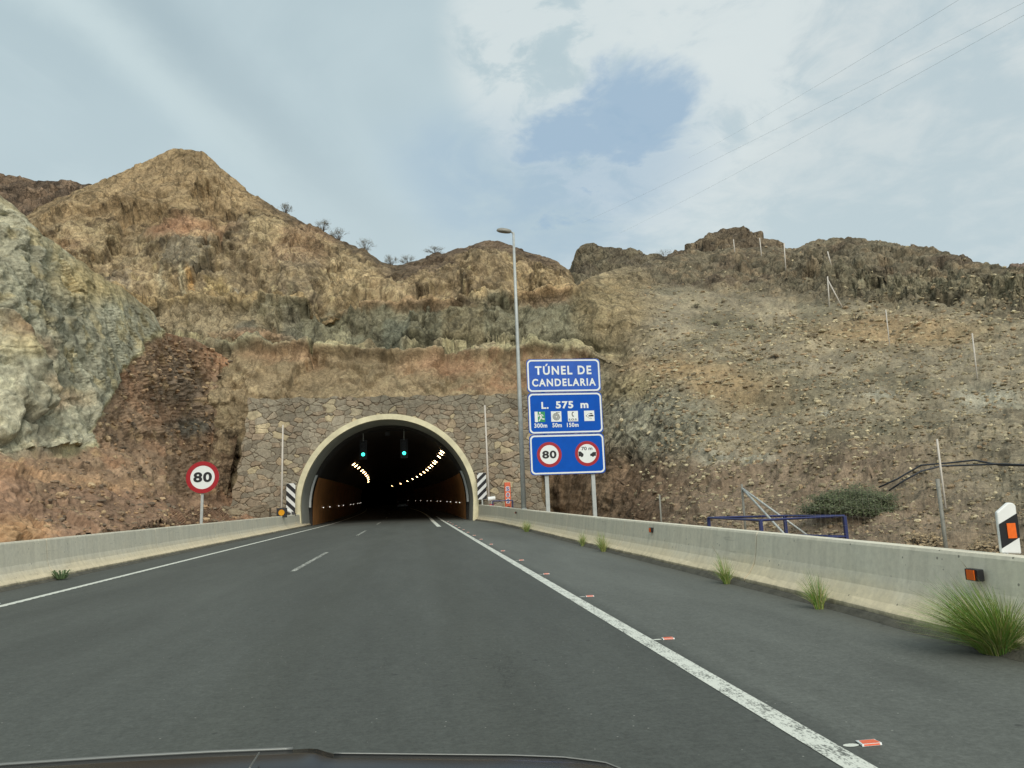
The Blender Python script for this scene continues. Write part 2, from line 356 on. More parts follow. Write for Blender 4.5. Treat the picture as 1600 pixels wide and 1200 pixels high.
def worley(P,s=0):
    """nearest / second distance, cell hash, and a random planar tilt evaluated per cell (gives flat rock facets)"""
    i=np.floor(P).astype(np.int64); f1=np.full(len(P),9.);f2=f1.copy();idv=np.zeros(len(P)); tl=np.zeros(len(P))
    for a in(-1,0,1):
        for b in(-1,0,1):
            for c in(-1,0,1):
                jx,jy,jz=i[:,0]+a,i[:,1]+b,i[:,2]+c
                dx=jx+_h(jx,jy,jz,s)-P[:,0];dy=jy+_h(jx,jy,jz,s+1)-P[:,1];dz=jz+_h(jx,jy,jz,s+2)-P[:,2]
                d=dx*dx+dy*dy+dz*dz; m=d<f1
                if m.any():
                    h=_h(jx,jy,jz,s+3); h2=_h(jx,jy,jz,s+4); h3=_h(jx,jy,jz,s+5)
                    f2=np.where(m,f1,np.minimum(f2,d)); idv=np.where(m,h,idv)
                    tl=np.where(m,dx*(h-.5)+dy*(h2-.5)+dz*(h3-.5)*1.4,tl); f1=np.where(m,d,f1)
                else: f2=np.minimum(f2,d)
    return np.sqrt(f1),np.sqrt(f2),idv,tl
def ss(x,a,b):
    u=np.clip((x-a)/(b-a),0,1); return u*u*(3-2*u)
def gridmesh(name,P,col,mat,nr,nc,parent=None,smooth=True,keep=None,alpha=None):
    idx=np.arange(nr*nc).reshape(nr,nc)
    q=np.stack([idx[:-1,:-1],idx[:-1,1:],idx[1:,1:],idx[1:,:-1]],-1).reshape(-1,4)
    if keep is not None: q=q[keep.ravel()]
    me=bpy.data.meshes.new(name); me.vertices.add(len(P)); me.vertices.foreach_set('co',P.astype(np.float32).ravel())
    me.loops.add(len(q)*4); me.loops.foreach_set('vertex_index',q.astype(np.int32).ravel())
    me.polygons.add(len(q)); me.polygons.foreach_set('loop_start',np.arange(0,len(q)*4,4,dtype=np.int32))
    me.update(calc_edges=True)
    me.polygons.foreach_set('use_smooth',np.full(len(q),smooth))
    if col is not None:
        a=me.attributes.new('rock','FLOAT_COLOR','POINT'); c4=np.ones((len(P),4),np.float32); c4[:,:3]=col
        if alpha is not None: c4[:,3]=alpha
        a.data.foreach_set('color',c4.ravel())
    return link(name,me,mat,parent)
KALB=1.0
def surface(name,cols,ridge,xs,step,disp,color,crk=None,skirt=True,back=((2,-.6),(5,-2.5),(12,-7),(30,-20),(60,-50))):
    """terrain face given by keyed profiles, finished with a back slope so it is a solid hill"""
    cx=np.array([c[0] for c in cols],float); K=len(cols[0][1])
    xs=np.asarray(xs,float); py=np.zeros((K,len(xs))); Yd=np.zeros((K,len(xs)))
    for k in range(K):
        py[k]=np.interp(xs,cx,[c[1][k][0] for c in cols]); Yd[k]=np.interp(xs,cx,[c[1][k][1] for c in cols])
    py[K-1]=np.interp(xs,*zip(*ridge))
    rp,rY=[],[]
    for k in range(K-1):
        n=max(2,int(np.abs(py[k+1]-py[k]).max()/step), int(np.abs(Yd[k+1]-Yd[k]).mean()/.4))
        for i in range(n):
            u=i/n; rp.append(py[k]*(1-u)+py[k+1]*u); rY.append(Yd[k]*(1-u)+Yd[k+1]*u)
    rp.append(py[-1]);rY.append(Yd[-1]); rp=np.array(rp); rY=np.array(rY)
    w=np.array([1,2,3,2,1])/9.
    ypad=np.pad(rY,((2,2),(0,0)),'edge'); rY=sum(w[i]*ypad[i:i+len(rY)] for i in range(5))
    k9=np.hanning(43)[1:-1]; k9/=k9.sum(); rY=np.array([np.convolve(np.pad(r,20,'edge'),k9,'valid') for r in rY])
    PX=np.broadcast_to(xs,rp.shape); P=aty(PX,rp,rY)
    nr,nc=rp.shape
    gu=np.gradient(P,axis=1); gv=np.gradient(P,axis=0); N=np.cross(gu,gv); N/=np.linalg.norm(N,axis=2,keepdims=True)+1e-9
    view=P-np.array([0,0,H]); fl=np.sum(N*view,2)>0; N[fl]*=-1
    Pf=P.reshape(-1,3); pxf=PX.ravel(); pyf=rp.ravel(); below=(rp-rp[-1][None,:]).ravel()
    d,extra=disp(Pf,pxf,pyf,below); edge=.45+.55*ss(below,0,26)
    Nf=N.reshape(-1,3)
    Pn=Pf+Nf*(d*edge)[:,None]
    near=Pn[:,1]<53
    Pn[:,0]=np.where(near&(Pf[:,0]<-4),np.minimum(Pn[:,0],-8.75),np.where(near&(Pf[:,0]>3),np.maximum(Pn[:,0],5.6),Pn[:,0]))
    colr=color(Pf,pxf,pyf,below,extra)
    Pn=Pn.reshape(nr,nc,3); colr=colr.reshape(nr,nc,3)
    top=Pn[-1]; rad=top.copy(); rad[:,2]=0; rad/=np.linalg.norm(rad,axis=1,keepdims=True)
    bk=[];bc=[]
    for dist,dz in back:
        q=top+rad*dist; q[:,2]+=dz; q[:,2]+=(fbm(q*.5,3,5)-.5)*.8; bk.append(q); bc.append(colr[-1])
    def front(dist,z):
        q=Pn[0]-r0*dist; q[:,0]=np.where(Pn[0][:,0]<0,np.minimum(q[:,0],-8.5),np.maximum(q[:,0],5.45)); q[:,2]=z; return q
    r0=Pn[0].copy(); r0[:,2]=0; r0/=np.linalg.norm(r0,axis=1,keepdims=True)
    Pn=np.concatenate([[front(3.0,-1.0),front(1.6,-.05),front(.6,.12)],Pn,np.array(bk)]) if skirt else np.concatenate([Pn,np.array(bk)])
    colr=np.concatenate(([colr[:1]]*3 if skirt else [])+[colr,np.array(bc)])
    al=None
    if crk is not None: al=crk(pxf,pyf,below,extra).reshape(nr,nc); al=np.concatenate([al[:1]]*(3 if skirt else 0)+[al]+[al[-1:]]*len(back)).ravel()
    cen=(Pn[:-1,:-1]+Pn[1:,1:])/2; ax=-1.82-np.maximum(0,cen[...,1]-60)**2/2800.
    keep=~((np.hypot(cen[...,0]-ax,np.maximum(cen[...,2]-1.39,0))<6.75)&(cen[...,1]>50)&(cen[...,2]<9))
    o=gridmesh(name,Pn.reshape(-1,3),np.clip(colr.reshape(-1,3),.004,.9),ROCK,Pn.shape[0],nc,keep=keep,alpha=al)
    tag(o,kind='structure'); k0=3 if skirt else 0; return o,Pn[k0:k0+nr],PX,rp,Nf.reshape(nr,nc,3)
def mixc(a,b,m): m=np.clip(m,0,1)[:,None]; return a*(1-m)+np.asarray(b)[None,:]*m if np.ndim(b)==1 else a*(1-m)+b*m
def blob(px,py,cx,cy,rx,ry): return np.clip(1.6-1.6*np.sqrt(((px-cx)/rx)**2+((py-cy)/ry)**2),0,1)
KR=1.64
def LC(r,g,b): return lin((r,g,b),KR)
# ---- rock structure displacement
def blocky(P,sc,seed,amp,crack):
    W_=P+1.0*(np.stack([fbm(P*.9,3,seed+40),fbm(P*.9,3,seed+41),fbm(P*.9,3,seed+42)],1)-.5)/np.mean(sc)*.45
    f1,f2,i,tl=worley(W_*np.asarray(sc),seed); e=f2-f1
    cm=1-ss(e,0,.07)
    return amp*((i-.5)*.8+tl*2.2)-crack*cm*ss(i,.2,.8), cm*ss(i,.2,.8), i
# MAIN cliff + right slope -------------------------------------------------
RIDGE=[(-200,345),(0,335),(30,345),(60,322),(100,306),(130,295),(200,266),(240,250),(262,240),(275,236),(300,235),(318,239),(335,252),(352,270),(370,282),(385,297),(430,325),(470,345),(520,370),(560,388),(590,405),(620,413),(650,408),(672,397),(700,389),(735,383),(752,378),(775,375),(800,383),(820,393),(850,400),(872,409),(886,422),(895,435),(899,447),(930,432),(985,414),(1020,404),(1060,397),(1100,393),(1160,388),(1220,388),(1240,388),(1262,380),(1300,377),(1350,375),(1400,381),(1450,387),(1480,393),(1510,401),(1535,411),(1560,414),(1600,428),(1700,445),(1900,470),(2300,520)]
cols=[ # px, rows: base, mid, wall line, bench1 lip, bench1 back, bench2 lip, bench2 back, cut top, ridge
(-200,[(800,50),(700,53),(620,56),(548,59),(545,61),(470,65),(466,67),(400,72),(345,78)]),
(60,[(800,54),(700,56),(620,58),(548,61),(545,63),(475,67),(470,69),(358,75),(322,80)]),
(260,[(800,56),(700,57),(620,58.5),(542,61),(538,63.5),(464,67),(459,70),(340,77),(240,87)]),
(430,[(800,57),(700,57),(620,57.5),(546,60.5),(541,63.5),(476,66.5),(470,70),(380,76),(325,82)]),
(600,[(800,57),(700,57),(620,57.5),(552,60.5),(547,64),(478,67),(472,71),(425,76),(411,82)]),
(760,[(800,57),(700,57),(620,57.5),(550,60.5),(545,64),(472,67),(466,71),(415,75),(377,81)]),
(860,[(800,57),(700,57),(620,58),(546,60.5),(541,63.5),(460,66.5),(454,70),(425,73),(404,77)]),
(900,[(800,50),(700,54),(620,58),(546,61),(541,64),(462,67.5),(458,70),(452,72),(447,74)]),
(950,[(800,42),(710,49),(620,55),(560,58),(556,61),(490,64),(470,68),(445,74),(425,80)]),
(1000,[(805,34),(720,42),(630,50),(575,54),(560,57),(510,61),(470,68),(440,76),(409,86)]),
(1100,[(815,25),(740,33),(660,40),(600,46),(560,51),(510,58),(460,68),(430,78),(393,90)]),
(1250,[(830,19),(750,27),(670,34),(600,41),(550,48),(500,56),(460,64),(420,74),(384,84)]),
(1400,[(845,14.5),(760,21),(680,28),(610,36),(550,45),(500,54),(475,58),(430,62),(381,72)]),
(1600,[(872,10.5),(780,15.5),(700,21),(620,29),(560,36),(500,45),(472,50),(435,53),(428,56)]),
(1900,[(900,7.5),(800,11),(720,15),(640,20),(580,25),(530,31),(500,35),(480,38),(470,42)]),
(2300,[(930,5.5),(850,8),(760,10),(690,13),(640,16),(600,20),(570,23),(540,26),(520,30)])]
def dispA(P,px,py,below):
    cliff=np.maximum((1-ss(px,960,1060)),ss(py,690,730)*(1-ss(px,1000,1250))*.8)
    slope=ss(px,980,1120)
    out=blob(px,py,1030,665,110,75)*.9
    calm=1-.65*ss(px,860,900)*(1-ss(px,1080,1200))
    topz=ss(np.interp(px,[950,1100,1250,1400,1600],[440,452,462,482,482])-py,-12,12)*ss(px,940,1060)
    sm=ss(py,546,556)*ss(px,300,430)*(1-ss(px,880,930))   # smoother plastered face above the portal
    b1,c1,i1=blocky(P,(.24,.24,.15),11,1.25,.35); b2,c2,i2=blocky(P,(.62,.62,.42),23,.55,.25); b3,c3,i3=blocky(P,(1.7,1.7,1.2),35,.22,.10)
    b2=b2+b3; c2=np.maximum(c2,c3*.6)
    bV,cV,iV=blocky(P,(.20,.20,.045),47,1.5,.35)
    lipA=np.interp(px,[0,260,430,600,760,900],[475,463,475,478,469,458]); lipB=np.interp(px,[0,260,430,600,760,900,1000],[548,538,546,552,549,545,556]); lm=1-ss(px,900,980); jit=(fbm(P*.5,3,66)-.5)*8
    led2=lm*(.9*np.exp(-((py+jit-lipA-3)/5)**2)-1.0*np.exp(-((py+jit-lipA+8)/6)**2)+.9*np.exp(-((py+jit-lipB-3)/5)**2)-1.1*np.exp(-((py+jit-lipB+8)/6)**2))
    big=(fbm(P*np.array([.10,.10,.10]),4,3)-.5)*2
    vert=(fbm(P*np.array([.8,.8,.14]),4,9)-.5)
    fine=(fbm(P*1.5,4,31,.6)-.5)
    hor=(fbm(P*np.array([.35,.35,1.9]),4,57,.6)-.5)
    kc=np.clip(cliff*(1-.5*sm),0,1)
    d=led2+kc*calm*(b1*.40+bV*1.0*ss(below,4,50)*(1-ss(px,880,950))+b2*.45+vert*.25)+big*(.8*(1-sm)+.3)+fine*(.25+.35*kc+.35*topz)
    d+=np.clip(out,0,1)*(b1*.2+b2*.15+.6)+topz*(hor*1.5+b2*.7+.3*b1)
    # overhanging ledge of hard rock at the top of the slope
    led=ss(px,1180,1300)*np.exp(-((py-np.interp(px,[1200,1300,1420,1600],[455,462,474,472])+18)/20)**2)
    d+=led*(.9+b2+b1*.6)
    c1=np.maximum(c1*.7,cV)
    rubb=(fbm(P*3.2,4,77,.65)-.5)+.8*b3
    d+=slope*(rubb*.24+b2*.08+(fbm(P*.6,3,80)-.5)*.9)
    return d,(np.maximum(c1*.8,c2*.5)*np.clip(kc+topz*.4+out,0,1),i1,i2,topz,out,led,sm)
def colA(P,px0,py0,below,ex):
    cr,i1,i2,topz,out,led,sm=ex
    n=fbm(P*.22,4,101); n2=fbm(P*.9,5,102); nv=fbm(P*np.array([1.3,1.3,.12]),4,103)
    px=px0+(fbm(P*.3,3,104)-.5)*50; py=py0+(fbm(P*.5,4,105)-.5)*9
    c=np.broadcast_to(LC(130,117,91),(len(P),3)).copy()
    c=mixc(c,LC(112,104,82),ss(n,.42,.62))
    # 470..548 grey band
    g=ss(py,np.interp(px,[0,260,430,600,760,900],[475,463,475,478,469,458])+2,np.interp(px,[0,260,430,600,760,900],[475,463,475,478,469,458])+8)*(1-ss(py,542,547))
    c=mixc(c,LC(104,100,80),g*.85*ss(px,330,480)); c=mixc(c,LC(118,104,80),g*.7*(1-ss(px,330,480)))
    # zone above: brown, pale blocks
    u=(1-ss(py,462,470))*(1-ss(px,900,930))
    c=mixc(c,LC(128,108,80),u*.6); c=mixc(c,LC(154,136,102),u*ss(i1,.78,.84)*.6); c=mixc(c,LC(96,86,70),u*ss(i1,.16,.10)*.5)
    c=mixc(c,LC(148,126,92),u*ss(px,540,560)*(1-ss(px,640,690))*ss(py,415,435)*.5)
    c=mixc(c,LC(150,128,94),u*ss(px,780,810)*.85*ss(py,395,410))
    c=mixc(c,LC(178,160,118),u*ss(nv,.66,.74)*ss(n2,.5,.6)*.8)
    c=mixc(c,LC(132,112,82),(1-ss(py,335,350))*(1-ss(px,460,520))*.8)
    c=mixc(c,LC(128,92,70),blob(px,py,275,350,60,20)*.6)
    def rc(x0,x1,y0,y1,s_=4.0): return ss(px2,x0-s_,x0+s_)*(1-ss(px2,x1-s_,x1+s_))*ss(py2,y0-s_,y0+s_)*(1-ss(py2,y1-s_,y1+s_))
    px2=px0+(fbm(P*1.2,3,120)-.5)*16; py2=py0+(fbm(P*1.2,3,121)-.5)*16
    for x0,x1,y0,y1,cc,a in((282,290,418,452,(196,182,146),.9),(290,300,420,456,(176,138,86),.9),(322,352,430,460,(172,150,104),.9),(352,358,440,464,(196,180,140),.8),(366,374,440,460,(180,170,146),.8),(246,256,416,455,(168,156,126),.7),(448,458,442,464,(184,168,126),.9),
        (520,572,398,470,(150,131,98),.6),(600,640,424,474,(148,131,101),.5),(786,896,396,452,(152,132,98),.6),(495,522,352,388,(160,142,106),.7),(148,165,395,412,(170,150,118),.6),(250,330,366,420,(104,98,82),.7),(440,470,490,545,(104,100,84),.6),(596,640,500,548,(104,106,90),.6),(505,545,486,530,(124,118,92),.6),(690,760,482,540,(124,112,84),.6),(370,402,505,530,(84,80,68),.7),(150,205,420,466,(116,106,90),.6),(660,720,440,468,(160,142,112),.4),(430,500,400,470,(112,100,82),.5)):
        c=mixc(c,LC(*cc),rc(x0,x1,y0,y1)*a)
    ln=np.interp(px2,[60,150,230,330,400,500],[359,343,333,330,343,352]); c=mixc(c,LC(62,50,38),np.exp(-((py2-ln)/1.8)**2)*ss(px2,60,75)*(1-ss(px2,480,500))*.8)
    # drill marks down the blasted face
    st=fbm(P*np.array([2.2,2.2,.10]),3,131); c=mixc(c,LC(92,80,62),u*ss(st,.57,.63)*.45*ss(py,350,370)); c=mixc(c,LC(160,142,108),u*ss(st,.42,.37)*.4*ss(py,350,370))
    # natural cap rock
    cap=ss(px,560,640)*(1-ss(px,850,900))*(1-ss(below+(n2-.5)*40,14,32)); c=mixc(c,LC(86,72,58),cap*.9)
    cap=ss(px,385,430)*(1-ss(px,620,640))*(1-ss(below+(n2-.5)*30,8,20)); c=mixc(c,LC(88,75,58),cap*.85)
    # ochre and pale ledges
    lip=np.exp(-((py-np.interp(px,[0,260,430,600,760,900],[475,463,475,478,469,458]))/4.5)**2)*(1-ss(px,900,960))
    c=mixc(c,LC(156,132,92),lip*.7)
    lip2=np.exp(-((py-np.interp(px,[0,260,430,600,760,900,1000],[548,538,546,552,549,545,556]))/4.0)**2)*(1-ss(px,960,1050))
    c=mixc(c,LC(164,154,116),lip2*.7*ss(n2,.36,.56))
    # plastered face above the portal
    pf=ss(py,550,556)*(1-ss(px,900,940))*ss(px,250,400)
    c=mixc(c,LC(118,102,77),pf*.85); c=mixc(c,LC(112,82,60),pf*.6*ss(px,640,720)*ss(n2,.44,.6)*(1-ss(py,600,620)))
    c=mixc(c,LC(142,126,96),pf*ss(n2,.56,.7)*.6)
    # right slope
    s=ss(px,920,990)
    sl=mixc(np.broadcast_to(LC(128,118,96),(len(P),3)),LC(142,130,104),ss(n2,.48,.66))
    sl=mixc(sl,LC(104,98,78),ss(n,.5,.66)*.7)
    sl=mixc(sl,LC(148,124,88),(blob(px,py,1110,600,150,34)+blob(px,py,1400,520,190,34)+blob(px,py,1020,570,110,26))*.65)
    sl=mixc(sl,LC(124,104,84),ss(py,680,745)*(1-ss(px,1350,1600))*.7)
    sl=mixc(sl,LC(120,104,84),ss(py,760,800)*.6)
    for cx_,cy_,rx_,ry_ in((1545,612,70,22),(1500,640,36,10),(1380,618,34,12),(1290,632,22,8),(1440,655,30,8),(1180,720,40,12),(1110,708,50,14)): sl=mixc(sl,LC(152,148,128),blob(px,py,cx_,cy_,rx_,ry_)*.65)
    tp=mixc(np.broadcast_to(LC(94,86,68),(len(P),3)),LC(112,98,76),ss(n2,.5,.7)); tp=mixc(tp,LC(80,66,54),ss(n,.52,.66)*.6)
    sl=mixc(sl,tp*1.25,topz*.9); sl=mixc(sl,LC(122,116,92),np.clip(led*1.2,0,1)*ss(px,1250,1350)*.7)
    for cx_,cy_,rx_,ry_,a_ in((300,352,80,22,.5),(700,572,110,20,.6),(390,528,90,16,.5),(480,380,60,40,.35),(110,385,50,26,.4),(455,560,90,14,.4),(850,470,60,14,.4),(640,480,160,8,.4),(780,600,60,18,.4)): c=mixc(c,LC(136,104,78),blob(px,py,cx_,cy_,rx_,ry_)*a_)
    c=mixc(c*np.array([.965,.985,1.03]),sl*np.array([.81,.82,.87]),s)
    c=mixc(c,LC(128,112,82),blob(px,py,960,480,80,90)*.7)
    c=mixc(c,LC(128,124,106),np.clip(out*1.2,0,1)*.8); c=mixc(c,LC(150,134,98),blob(px,py,990,610,60,30)*.6)
    bs=ss(py,690,730)*(1-ss(px,960,1120))*ss(px,840,870); c=mixc(c,LC(100,80,62),bs*.8)
    c=c*(.86+.28*i2)[:,None]*(1-.35*cr)[:,None]
    return c
hill,PA,PXA,PYA,NA=surface('rocky_hillside',cols,RIDGE,np.arange(-200,2300,2.2),1.9,dispA,colA,lambda px,py,b,ex:np.clip(.82-.40*ss(px,960,1080)*(1-ex[3])+.6*ex[4]+.4*ex[5],.2,1)*(1-.3*ex[6]))
# LEFT green cliff + red rubble --------------------------------------------
RB=[(-600,60),(-300,190),(-100,265),(0,306),(25,325),(60,365),(100,392),(130,412),(160,438),(185,447),(215,470),(240,490),(250,510),(262,520),(300,528),(340,552),(385,580),(400,600),(430,640),(470,700)]
colsB=[
(-600,[(1100,5),(900,7),(760,9),(740,10),(720,12),(590,13.5),(400,15),(60,18)]),
(-300,[(930,13.5),(840,15.5),(750,17),(735,19),(715,22),(580,24),(400,26.5),(190,29)]),
(0,[(880,17.8),(815,20),(752,22),(736,24),(718,27),(590,29),(450,31),(306,34)]),
(60,[(868,19.5),(815,22),(757,24),(742,26),(715,29),(590,31),(470,33.5),(365,36)]),
(160,[(856,21),(810,24.5),(768,28),(752,30),(705,33),(610,36),(530,38),(438,41)]),
(240,[(848,25),(812,29),(780,32.5),(762,35),(690,40),(620,43),(560,45),(490,48)]),
(262,[(844,27),(815,30),(785,34),(768,36.5),(700,42),(630,46),(575,48.5),(519,51)]),
(322,[(838,36),(815,40),(795,46),(780,51),(720,54.6),(660,56.5),(600,58),(548,59.5)]),
(350,[(832,44),(815,49),(800,54.5),(785,56),(740,56.8),(690,57.5),(640,58.5),(562,60)]),
(470,[(826,56.5),(815,57),(805,57),(795,57),(780,57),(760,57.5),(730,58),(700,58.5)])]
def bnd(px,py): # signed: >0 inside the green cliff
    x=np.array([-600,0,60,100,142,150,182,205,240,262,300]); y=np.array([745,722,722,716,700,652,622,562,528,512,505])
    return np.interp(px,x,y)-py
def dispB(P,px,py,below):
    g=ss(bnd(px+(fbm(P*.6,3,200)-.5)*30,py),-3,8)
    ang=np.stack([P[:,0]*.8-P[:,2]*.35,P[:,1]*.8,P[:,2]*.28+P[:,0]*.15],1)
    b1,c1,i1=blocky(ang,(.34,.34,.30),211,.95,.25); b2,c2,i2=blocky(ang,(.95,.95,.7),223,.42,.12); b3,c3,i3=blocky(P,(2.4,2.4,1.8),235,.16,.05)
    b2=b2+b3; aw=np.stack([P[:,0]*.8-P[:,2]*.30,P[:,1]*.8,P[:,2]*.28+P[:,0]*.12],1); bW,cW,iW=blocky(aw,(.26,.26,.10),251,1.3,.3); c1=np.maximum(c1*.5,cW)
    big=(fbm(P*.13,3,203)-.5)*2
    fl=(fbm(ang*np.array([1.2,1.2,.8]),4,209)-.5)
    fine=(fbm(P*2.3,4,231,.6)-.5)
    rub=(fbm(P*1.6,4,240,.65)-.5)
    bank=ss(py,758,770)
    d=g*(b1*.22+bW*.8*ss(below,4,40)*(1-ss(px,90,180))+.34*b2+fl*.2+big*.5+.12+fine*.4)+(1-g)*(big*.7+rub*.45*(1-.6*bank)+b2*.4+fine*.3)
    d=d*(1-.45*g*ss(px,120,200)); d+=blob(px,py,315,610,60,50)*(b1*.8+b2*.8)
    return d,(np.maximum(c1*.7,c2*.35),i1,i2,g)
def colB(P,px0,py0,below,ex):
    cr,i1,i2,g=ex
    n=fbm(P*.3,4,301); n2=fbm(P*1.1,5,302); px=px0+(fbm(P*.5,3,304)-.5)*50; py=py0+(fbm(P*.6,4,305)-.5)*24
    c=np.broadcast_to(LC(134,134,116),(len(P),3)).copy()
    c=mixc(c,LC(129,130,113),ss(n,.48,.66)); c=mixc(c,LC(148,140,108),ss(n2,.54,.68)*.75)
    c=mixc(c,LC(140,128,92),blob(px,py,150,440,110,46)*.8)
    c=mixc(c,LC(146,145,126),ss(py,600,625)*.75)
    c=mixc(c,LC(132,108,82),blob(px,py,15,555,60,40)*.7); c=mixc(c,LC(158,150,116),blob(px,py,20,585,70,20)*.7)
    c=mixc(c,LC(146,118,88),blob(px,py,70,625,60,22)*.6)
    r=np.broadcast_to(LC(120,100,80),(len(P),3)).copy()
    r=mixc(r,LC(130,100,76),ss(n,.48,.62)*.7); r=mixc(r,LC(104,92,78),blob(px,py,300,595,90,70)*.8); r=mixc(r,LC(84,84,76),blob(px,py,300,668,46,24)*.8)
    r=mixc(r,LC(146,124,92),ss(n2,.62,.75)*.6); r=mixc(r,LC(128,98,74),blob(px,py,360,555,90,40)*.8)
    r=mixc(r,LC(142,114,86),np.exp(-((py-np.interp(px,[0,160,240,330,385],[748,762,775,785,795]))/8)**2)*.8)
    r=mixc(r,LC(114,92,75),ss(py,766,778)*.7*(1-ss(px,380,420))); r=mixc(r,LC(158,126,92),blob(px,py,0,845,90,34)*.8)
    c=mixc(r*1.1,c*np.array([1.25,1.18,1.14]),g)
    e=np.exp(-((bnd(px0+(fbm(P*.6,3,200)-.5)*30,py0)-2)/6)**2); c=mixc(c,LC(170,162,126),e*.8*ss(px0,60,110)*(1-ss(px0,258,268)))
    e=np.exp(-((below-6+(n2-.5)*14)/9)**2)*(1-ss(px0,235,245)); c=mixc(c,LC(152,138,104),e*.55)
    c=c*(.86+.28*i2)[:,None]*(1-.32*cr)[:,None]
    return c
hillB,PB,PXB,PYB,NB=surface('rock_cutting',colsB,RB,np.arange(-600,470,2.0),1.9,dispB,colB,lambda px,py,b,ex:.32+.26*ex[3],True,back=((1.5,-.5),(4,-2),(9,-6),(20,-14)))
# far hills ----------------------------------------------------------------
def farhill(name,ridge,x0,x1,Y,Yb,bot,cols_,seed,bandcol=None):
    cs=[(x0,[(bot,Yb),(bot*.5+.5*ridge[0][1],(Y+Yb)/2),(ridge[0][1],Y)]),(x1,[(bot,Yb),(bot*.5+.5*ridge[-1][1],(Y+Yb)/2),(ridge[-1][1],Y)])]
    def dp(P,px,py,b):
        b2,c2,i2=blocky(P,(.3,.3,.5),seed,1.3,.4); h=(fbm(P*np.array([.15,.15,1.0]),4,seed+4,.6)-.5)
        return h*3.2+b2+(fbm(P*.8,4,seed+9)-.5)*1.2,(c2,i2)
    def cf(P,px,py,b,ex):
        n=fbm(P*.25,5,seed+7); c=mixc(np.broadcast_to(LC(*cols_[0]),(len(P),3)).copy(),LC(*cols_[1]),ss(n,.42,.6))
        if bandcol: c=mixc(c,LC(*bandcol),ss(b,8,22)*.8)
        return c*(.85+.3*ex[1])[:,None]
    return surface(name,cs,ridge,np.arange(x0,x1,2.2),2.0,dp,cf,None,False,back=((4,-2),(12,-8),(40,-40)))[0]
farhill('far_ridge',[(-260,250),(-100,262),(0,272),(30,278),(70,281),(110,284),(140,288),(200,310),(260,330)],-260,260,135,105,420,((84,72,60),(102,86,70)),401)
farhill('far_hill',[(870,500),(884,440),(890,415),(897,398),(908,386),(922,381),(940,384),(962,389),(985,389),(1010,396),(1040,400),(1080,420)],870,1080,150,120,470,((90,82,68),(104,96,78)),431)
farhill('rocky_peak',[(1000,430),(1040,401),(1060,390),(1090,377),(1105,365),(1125,358),(1140,355),(1160,354),(1172,362),(1190,365),(1198,371),(1215,378),(1235,390),(1260,410)],1000,1260,125,98,430,((86,76,62),(104,92,74)),461)
farhill('distant_slope',[(1500,430),(1540,414),(1570,418),(1600,412),(1660,400),(1800,380),(2000,400)],1500,2000,140,110,480,((92,80,70),(104,90,78)),491)
g=MB(); g.add([(-2500,-2500,-1.2),(2500,-2500,-1.2),(2500,2500,-1.2),(-2500,2500,-1.2)],[(0,1,2,3)])
tag(g.build('ground',pmat('earth',L(118,104,82),.95,var=.3,vscale=.2)),kind='structure')
v=MB(); v.add([(4.6,-30,-.02),(30,-30,-.02),(30,14,-.02),(9,60,-.02),(4.6,60,-.02)],[(0,1,2,3,4)]); v.add([(-7.6,-30,-.02),(-7.6,58,-.02),(-14,58,-.02),(-30,10,-.02),(-30,-30,-.02)],[(0,1,2,3,4)])
tag(v.build('verge',pmat('verge_soil',L(112,94,74),.95,var=.3,vscale=1.5,bump=.6,bscale=8)),kind='structure')
